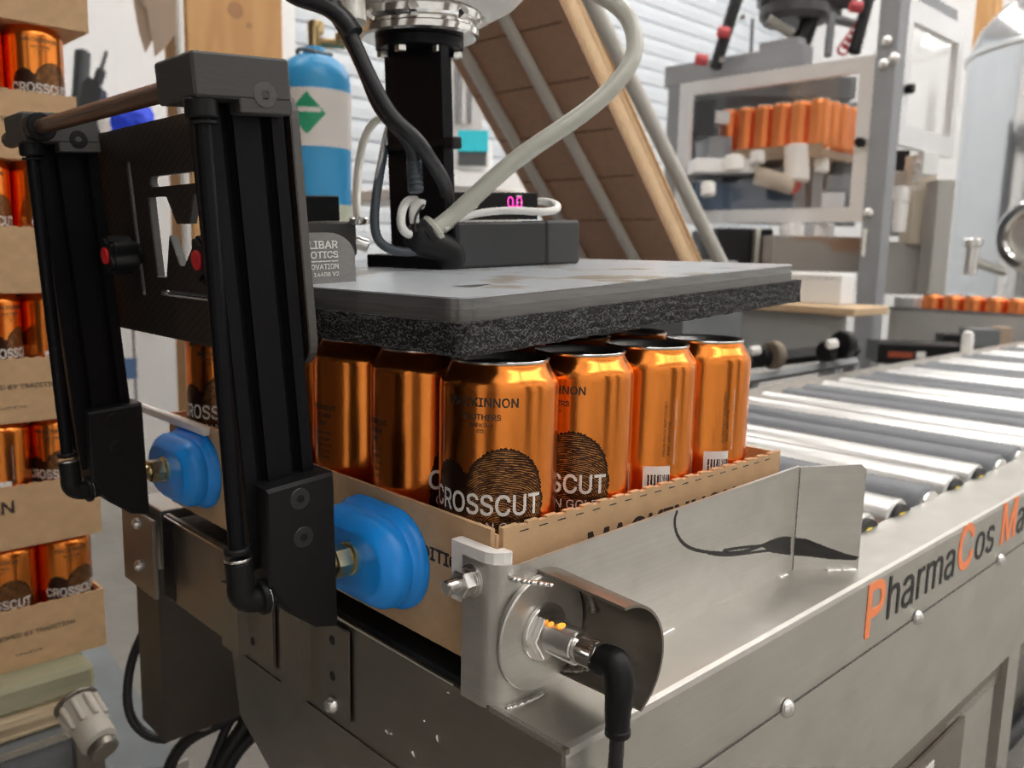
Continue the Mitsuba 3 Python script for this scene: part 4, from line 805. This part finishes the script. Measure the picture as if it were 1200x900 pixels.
for (x, y) in ((848, 38), (822, 70), (920, 54), (1003, 8)): part(hd, 'clamp', cyl(at(x - 7, y - 1, 2.78), at(x + 7, y + 1, 2.78), .018, 14, .003), REDP, 32, 'red clamp')
for q in range(5): part(hd, 'chain_link', spun([(.014, -.005), (.020, -.005), (.020, .005), (.014, .005), (.014, -.005)], at(1008 - 5 * q, 30 + 7 * q, 2.82), CD, 14), REDP, 32, 'red chain link')
for (x, y) in ((935, 56), (939, 62), (943, 66), (870, 20), (846, 70)): part(hd, 'bolt', cyl(at(x, y, 2.77), at(x, y, 2.76), .009, 10), CHROME)
part(hd, 'mount', bx(XA + .035, XA + .085, at(905, 70, 2.6)[1] - .02, at(840, 80, 2.6)[1], zt + .0755, zt + .10), GALV, False)

# tray of cans lifted inside the machine
BODYF = mikit.ply(can_body(32), COPPERM, smooth=40); LIDF = mikit.ply(can_lid(24), LIDM, smooth=35)
def far_can(x, y, z, label, group):
    k = thing('beverage_can', label, 'can', group); part(k, 'body', place(BODYF, x, y, z, 0), None); part(k, 'lid', place(LIDF, x, y, z, 0), None)
CT = at(964, 172, 2.72)
ft = thing('lifted_tray', 'cardboard tray of orange cans held inside the packing machine behind glass', 'tray')
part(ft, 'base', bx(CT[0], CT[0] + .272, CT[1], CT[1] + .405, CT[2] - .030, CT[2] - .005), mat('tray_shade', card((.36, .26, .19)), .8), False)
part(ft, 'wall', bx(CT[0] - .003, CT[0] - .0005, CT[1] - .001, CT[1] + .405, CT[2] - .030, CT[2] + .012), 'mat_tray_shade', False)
for j in range(6): far_can(CT[0] + .0345 + .0, CT[1] + .0345 + PITCH * j, CT[2] - .004, f'orange can in the lifted tray behind glass, {ords[j]} along its left face', 'cans in the lifted tray')
for i in range(1, 4): far_can(CT[0] + .0345 + PITCH * i, CT[1] + .0345, CT[2] - .004, f'orange can in the lifted tray behind glass, {ords[i]} along its right face', 'cans in the lifted tray')

# tables, rails and the can track beyond the conveyor
tb_ = thing('work_table', 'pale plank topped table with a grey metal apron beyond the can tray', 'table')
A = at(1006, 366, 1.98); 
part(tb_, 'top', bx(A[0] - .02, A[0] + .17, A[1] + .0, A[1] + .52, A[2] - .010, A[2] + .010, .003), PLANK, False)
part(tb_, 'apron', bx(A[0], A[0] + .006, A[1] + .035, A[1] + .52, A[2] - .115, A[2] - .0105), mat('apron_grey', (.36, .365, .36), .45), False)
for y in (.05, .47): part(tb_, 'leg', bx(A[0] + .01, A[0] + .05, A[1] + y, A[1] + y + .04, FLOOR + .002, A[2] - .0105), GALV, False)
wb = thing('white_box', 'plain white box standing at the back of the plank table', 'box')
Bq = at(982, 355, 2.08); part(wb, 'body', bx(Bq[0] - .01, Bq[0] + .06, Bq[1] - .01, Bq[1] + .145, A[2] + .0105, A[2] + .085, .003), WHITEP, False)
part(wb, 'lid_seam', bx(Bq[0] - .0108, Bq[0] - .0101, Bq[1] - .01, Bq[1] + .145, A[2] + .072, A[2] + .0732), GREYD, False)
lr = thing('linear_rail', 'black linear rail with bearing blocks below the plank table', 'rail')
part(lr, 'bar', cyl(at(872, 424, 1.84), at(1004, 410, 1.89), .0165, 4, 0), BLACK, False)
part(lr, 'lower_bar', cyl(at(872, 446, 1.77), at(1004, 424, 1.82), .010, 4, 0), GALV, False)
for (x, y) in ((893, 418), (906, 416), (968, 412), (988, 404)):
    part(lr, 'bearing_block', cyl(at(x - 4, y, 1.78), at(x + 5, y, 1.79), .030 if x in (906, 988) else .022, 16, .003), BLACK if x != 906 else mat('tan_wheel', (.20, .16, .12), .6))
for (x, y) in ((885, 412), (975, 404)): part(lr, 'fitting', cyl(at(x - 6, y, 1.74), at(x + 6, y - 2, 1.74), .010, 12, .002), WHITE)
for x, y in ((880, 440), (998, 428)): q = at(x, y, 1.83); part(lr, 'stand', bx(q[0] - .012, q[0] + .012, q[1] - .012, q[1] + .012, FLOOR + .002, q[2]), GALV, False)
tk = thing('can_track', 'grey can track with orange cans riding on it at the right edge', 'conveyor')
def Yline(x, y, d): return at(x, y, d)
K0, K1 = at(1045, 360, 3.02), None
XK = K0[0]; YK0 = K0[1]; ZK = K0[2]
part(tk, 'side_rail', bx(XK - .006, XK, YK0 - .90, YK0 + .01, ZK - .006, ZK + .002), GREYD, False)
part(tk, 'apron', bx(XK - .003, XK, YK0 - .90, YK0 + .005, ZK - .150, ZK - .0065), mat('track_apron', (.44, .43, .42), .45), False)
part(tk, 'bed', bx(XK, XK + .09, YK0 - .90, YK0 + .005, ZK - .125, ZK - .105), STEEL, False)
part(tk, 'back_rail', bx(XK + .088, XK + .092, YK0 - .90, YK0 + .005, ZK - .10, ZK - .03), STEEL, False)
part(tk, 'end_block', bx(XK + .002, XK + .07, YK0 - .075, YK0 - .005, ZK - .104, ZK + .036), mat('block_grey', (.55, .55, .55), .5), False)
for y in (-.83, -.03): part(tk, 'leg', bx(XK + .02, XK + .06, YK0 + y, YK0 + y + .03, FLOOR + .002, ZK - .1255), GALV, False)
for j in range(7): far_can(XK + .040, YK0 - .120 - .0668 * j, ZK - .1045, f'orange can standing on the can track, {(ords + ["seventh"])[j]} from its left end', 'cans on the can track')
cb = thing('control_box', 'flat black control box with an orange display beyond the far conveyor rail', 'control box')
A = at(1028, 426, 2.32); yaw = math.atan2(CR[1], CR[0]) - .12
cm = T3(bx(0, .235, 0, .12, 0, .055, .003), rz(yaw), A); part(cb, 'body', cm, BLACK, False)
part(cb, 'display', T3(bx(.025, .090, -.002, -.0002, .018, .034), rz(yaw), A), mat('display_orange', (.30, .055, .02), .5), False); part(cb, 'badge', T3(bx(.098, .122, -.002, -.0002, .018, .036), rz(yaw), A), WHITE, False)
part(cb, 'stand', T3(bx(.05, .16, .02, .10, FLOOR + .002 - A[2], -.0005), rz(yaw), A), GALV, False)
bk = thing('small_motor', 'black and brown drive unit beside the control box at the right', 'motor')
pbox(1104, 392, 1126, 420, 2.61, .05, BLACK, 'coupling', parent=bk); pbox(1138, 386, 1172, 414, 2.66, .08, GREYD, 'body', parent=bk); pbox(1172, 384, 1186, 405, 2.68, .06, mat('tan_cap', (.40, .30, .22), .6), 'cap', parent=bk); pbox(1100, 408, 1180, 424, 2.62, .10, BLACK, 'base', parent=bk)
q = at(1140, 424, 2.70); part(bk, 'stand', bx(q[0] - .03, q[0] + .03, q[1] - .0, q[1] + .06, FLOOR + .002, q[2]), GALV, False)
wp = thing('guide_peg', 'white plastic peg standing on the far conveyor rail', 'peg')
q = onZ(1156, 417, ZR + .0045); part(wp, 'peg', spun([(0, 0), (.014, 0), (.014, .045), (.011, .055), (0, .060)], (q[0], .440, ZR + .0045), (0, 0, 1), 24), WHITE)
# polished tank
TC = at(1266, 300, 3.55); RTK = .49
tn = thing('steel_tank', 'tall polished steel tank with a round manway at the right edge', 'tank')
ztp = at(1142, 62, 3.4)[2] + .02
part(tn, 'shell', spun([(0, FLOOR + .25 - FLOOR), (RTK, .30), (RTK, ztp - FLOOR), (RTK * .985, ztp - FLOOR + .02), (RTK * .93, ztp - FLOOR + .10), (RTK * .78, ztp - FLOOR + .19), (RTK * .5, ztp - FLOOR + .26), (0, ztp - FLOOR + .29)], (TC[0], TC[1], FLOOR), (0, 0, 1), 96), TANKM, 30)
part(tn, 'band', spun([(RTK, 0), (RTK + .012, .006), (RTK + .012, .020), (RTK, .026)], (TC[0], TC[1], ztp - .02), (0, 0, 1), 96), CHROME)
dT = at(1190, 275, 3.1) - np.array([TC[0], TC[1], 0]); an = math.atan2(dT[1], dT[0]); zm = at(1190, 275, 3.1)[2]; cdir = np.array([math.cos(an), math.sin(an), 0]); pM = np.array([TC[0], TC[1], zm]) + cdir * (RTK - .03)
mw = part(tn, 'manway_ring', spun([(.095, 0), (.138, 0), (.138, .060), (.130, .068), (.105, .068), (.095, .056), (.095, 0)], pM, cdir, 48), CHROME)
part(mw, 'manway_lid', spun([(0, .03), (.096, .03), (.096, .036), (0, .046)], pM, cdir, 40), STEEL)
for t in range(3):
    a = t * 2.1; part(tn, 'leg', cyl((TC[0] + .3 * math.cos(a), TC[1] + .3 * math.sin(a), FLOOR + .002), (TC[0] + .3 * math.cos(a), TC[1] + .3 * math.sin(a), FLOOR + .32), .03, 16), CHROME)
q = at(1135, 322, 3.12); part(tn, 'sample_valve', cat_(cyl(q, q + (0, 0, .10), .026, 20, .003), cyl(q + (0, 0, .10), q + (0, 0, .13), .036, 20, .004), cyl(q + (0, 0, .05), q + np.array([TC[0] - q[0], TC[1] - q[1], .05]) * .28 , .018, 16)), CHROME)
tbm = thing('timber_beam', 'orange brown timber post high behind the steel tank', 'post')
q = at(1160, 0, 4.6); part(tbm, 'beam', bx(q[0] - .05, q[0] + .05, q[1] - .05, q[1] + .05, FLOOR + .002, CEIL - .002), TIMBER, False)

# ---------------------------------------------------------------- left background
tpst = thing('timber_post', 'square pale timber post with knots behind the clamp frame', 'post')
C_ = at(219, 60, 2.0); part(tpst, 'post', bx(C_[0], C_[0] + .25, C_[1], C_[1] + .13, FLOOR + .002, CEIL - .002, .004), TIMBER, False)
for (x, y, r) in ((276, 12, .020), (292, 30, .008)):
    q = onY(x, y, C_[1]); part(tpst, 'knot', cyl((q[0], C_[1] - .0006, q[2]), (q[0], C_[1] + .001, q[2]), r, 20), mat('knot_brown', (.40, .20, .09), .6) if r > .01 else 'mat_knot_brown')
pi_ = thing('white_pipe', 'thin white vertical pipe beside the timber post', 'pipe')
q = at(210, 30, 1.93); part(pi_, 'pipe', cyl((q[0], q[1], FLOOR + .002), (q[0], q[1], CEIL - .002), .010, 16), WHITE)
ps_ = thing('paper_sheet', 'torn tan paper sheets hanging left of the timber post', 'paper')
for d, P in ((1.86, ((152, -30), (206, -30), (206, 38), (193, 56), (181, 66), (178, 44), (172, 10), (160, -5))), (1.88, ((155, -30), (180, -30), (181, 42), (170, 62), (163, 40), (157, 8)))):
    W = np.array([at(x, y, d) for x, y in P]); o = W[0]; u2 = [((w - o) @ CR, (w - o) @ CU) for w in W]
    part(ps_, 'sheet', ext(sg.Polygon(u2).buffer(0), 0, .002, o=o, U=CR, V=CU, W=CD), mat('tan_paper', (.56, .43, .33), .7) if d < 1.87 else 'mat_tan_paper', False)
cbn = thing('white_cabinet', 'white cabinet against the far wall behind the left stack', 'cabinet')
q = at(128, 158, 2.72)
part(cbn, 'body', bx(q[0] - .40, q[0] + .30, q[1] + .02, q[1] + .42, FLOOR + .002, q[2], .004), WHITEP, False)
part(cbn, 'door_gap', bx(q[0] + .05, q[0] + .058, q[1] + .0185, q[1] + .0199, FLOOR + .06, q[2] - .04), GREYD, False)
part(cbn, 'handle', bx(q[0] + .09, q[0] + .115, q[1] + .0, q[1] + .0199, q[2] - .62, q[2] - .45, .003), CHROME, False)
lb = onY(150, 432, q[1] + .0195); part(cbn, 'blue_label', bx(lb[0] - .03, lb[0] + .03, q[1] + .0185, q[1] + .0199, lb[2] - .035, lb[2] + .035), mat('label_blue', (.08, .16, .34), .6), False, 'blue label')
D0 = 2.84
def foot(x, d): p = at(x, 150, d); return np.array([p[0], p[1], q[2] + .0005])
r1 = thing('handset', 'tilted dark grey handset standing on the white cabinet behind the left stack', 'phone'); f0 = foot(90, D0); part(r1, 'body', cyl(f0 + (0, 0, .006), at(97, 60, D0 + .02), .026, 12, .006), RADIO); part(r1, 'cradle', T3(bx(-.035, .035, -.03, .05, 0, .05, .004), rz(-.76), f0), RADIO, False)
r2 = thing('two_way_radio', 'dark two-way radio with a stub antenna on the white cabinet', 'radio')
bq = [at(x, y, D0 - .08) for x, y in ((88, 158), (112, 158), (119, 104), (104, 89), (96, 98))]; o = bq[0]
part(r2, 'body', ext(sg.Polygon([((w - o) @ CR, (w - o) @ CU) for w in bq]), 0, .04, o=o, U=CR, V=CU, W=CD), RADIO, False)
part(r2, 'antenna', cyl(at(114, 96, D0 - .06), at(125, 60, D0 - .06), .008, 12, .001, r1=.005), RADIO); part(r2, 'knob', cyl(at(114, 98, D0 - .06), at(119, 82, D0 - .06), .016, 12, .001), RADIO)
bg = thing('blue_bag', 'bright blue crumpled bag behind the carbon plate', 'bag')
ico = trimesh.creation.icosphere(4, 1.0); v = ico.vertices; v = v * (1 + .30 * (meshkit.fbm(v * 2.2 + 5, 4)[:, None] - .5)); v = v * np.array([.085, .07, .078]); v[:, 2] = np.maximum(v[:, 2], -.06); fb_ = foot(151, D0); ico.vertices = v + fb_ + (0, 0, .061); part(bg, 'bag', ico, BAGB, True)
part(bg, 'white_print', T3(trimesh.creation.icosphere(2, .5), np.diag([.05, .05, .09]), foot(124, D0 - .06) + (0, 0, .045)), WHITE, True)
# gas cylinder
gc = thing('gas_cylinder', 'blue gas cylinder with a white band and green diamond label behind the clamp frame', 'gas cylinder')
G_ = at(370, 200, 1.80); rc = .0735; zs = lambda y: at(370, y, 1.80)[2]
part(gc, 'body', spun([(0, 0), (rc - .006, 0), (rc, .006), (rc, zs(102) - FLOOR), (rc * .96, zs(92) - FLOOR), (rc * .82, zs(81) - FLOOR), (rc * .58, zs(74) - FLOOR), (rc * .35, zs(70) - FLOOR), (.020, zs(62) - FLOOR), (0, zs(62) - FLOOR)], (G_[0], G_[1], FLOOR + .002), (0, 0, 1), 48), CYLB)
part(gc, 'label_band', spun([(rc + .0002, zs(176)), (rc + .0008, zs(176)), (rc + .0008, zs(112)), (rc + .0002, zs(112))], (G_[0], G_[1], 0), (0, 0, 1), 48), WHITE, 32, 'white label band')
part(gc, 'label_band', spun([(rc + .0002, zs(262)), (rc + .0008, zs(262)), (rc + .0008, zs(240)), (rc + .0002, zs(240))], (G_[0], G_[1], 0), (0, 0, 1), 48), mat('label_pale', (.62, .68, .55), .5), 32, 'pale printed label')
angc = math.atan2(CAM[1] - G_[1], CAM[0] - G_[0])
def dec(pts, th): 
    v, f = trimesh.creation.triangulate_polygon(sg.Polygon(pts), engine='earcut'); return T3(wrap(trimesh.Trimesh(np.c_[v, np.zeros(len(v))], f), rc + .0014, th, 0, .02), None, (G_[0], G_[1], 0))
zc_ = zs(140); part(gc, 'green_diamond', dec([(-.038, zc_), (0, zc_ - .042), (.038, zc_), (0, zc_ + .042)], angc - .22), GREEN, 32, 'green diamond')
part(gc, 'white_stripe', dec([(-.03, zc_ + .001), (.03, zc_ + .004), (.028, zc_ + .013), (-.028, zc_ + .010)], angc - .22) if False else T3(wrap(trimesh.Trimesh(*(lambda vf: (np.c_[vf[0], np.zeros(len(vf[0]))], vf[1]))(trimesh.creation.triangulate_polygon(sg.box(-.028, zc_ + .002, .028, zc_ + .011), engine='earcut'))), rc + .0020, angc - .22, 0, .02), None, (G_[0], G_[1], 0)), WHITE)
va = part(gc, 'valve', cat_(cyl((G_[0], G_[1], zs(63)), (G_[0], G_[1], zs(38)), .012, 16), cyl(at(372, 50, 1.8), at(405, 52, 1.8), .010, 14), cyl(at(370, 40, 1.8), at(370, 26, 1.8), .017, 12, .002), cyl(at(402, 52, 1.8), at(402, 40, 1.8), .017, 16, .002)), BRASS)
part(gc, 'neck_ring', tube([np.array([G_[0], G_[1], zs(68)]) + np.array([math.cos(t) * .034, math.sin(t) * .034, .004 * math.cos(2 * t)]) for t in np.linspace(0, 2 * math.pi, 25)], .0042, 40, 8), GREYD, True)
for t in (.8, 3.9): part(gc, 'neck_bar', cyl((G_[0] + .034 * math.cos(t), G_[1] + .034 * math.sin(t), zs(68)), (G_[0] + .026 * math.cos(t), G_[1] + .026 * math.sin(t), zs(77)), .005, 8), GREYD)
# white printer and table behind the mast
wt = thing('white_table', 'white table behind the gripper mast', 'table')
q = at(575, 226, 2.25); tx0, tx1, ty0, ty1 = q[0] - .25, q[0] + .30, q[1] - .15, q[1] + .42
part(wt, 'top', bx(tx0, tx1, ty0, ty1, q[2] - .03, q[2], .004), WHITEP, False)
for (x, y) in ((tx0 + .02, ty0 + .02), (tx1 - .06, ty0 + .02), (tx0 + .02, ty1 - .06), (tx1 - .06, ty1 - .06)): part(wt, 'leg', bx(x, x + .04, y, y + .04, FLOOR + .002, q[2] - .0305), WHITEP, False)
wpn = thing('label_printer', 'white label printer with a turquoise top panel on the white table', 'printer')
yawp = math.atan2(CR[1], CR[0]); o = np.array([*at(533, 215, 2.42)[:2], q[2] + .0005])
part(wpn, 'body', T3(bx(-.03, .22, 0, .22, 0, .075, .008), rz(yawp), o), WHITEP, False)
part(wpn, 'display', T3(hull([(.008, -.01, .085), (.088, -.01, .085), (.008, .03, .175), (.088, .03, .175), (.008, .01, .085), (.088, .01, .085), (.008, .05, .175), (.088, .05, .175)]), rz(yawp), o), RADIO, False)
part(wpn, 'teal_panel', T3(hull([(.006, .0095, .125), (.092, .0095, .125), (.006, .029, .185), (.092, .029, .185), (.006, .004, .125), (.092, .004, .125), (.006, .022, .185), (.092, .022, .185)]), rz(yawp), o), TEAL, False, 'turquoise panel')
part(wpn, 'feed_hood', T3(bx(-.06, .10, .10, .22, .0755, .17, .01), rz(yawp), o), WHITEP, False)
rk = thing('slatted_rack', 'white slatted rack standing behind the mast', 'rack')
o = at(512, 125, 3.0)
for q_ in range(6): part(rk, 'slat', T3(bx(.0 + .022 * q_, .012 + .022 * q_, 0, .02, -.05, .22), rz(yawp), o), GALV if q_ % 2 else WHITEP, False)
part(rk, 'side_panel', T3(bx(-.02, .16, .021, .04, FLOOR + .002 - o[2], .24), rz(yawp), o), WHITEP, False)
pn = struct('wall_partition', bx(.30, 1.75, 3.22, 3.26, FLOOR + .001, CEIL - .001), WALLW)
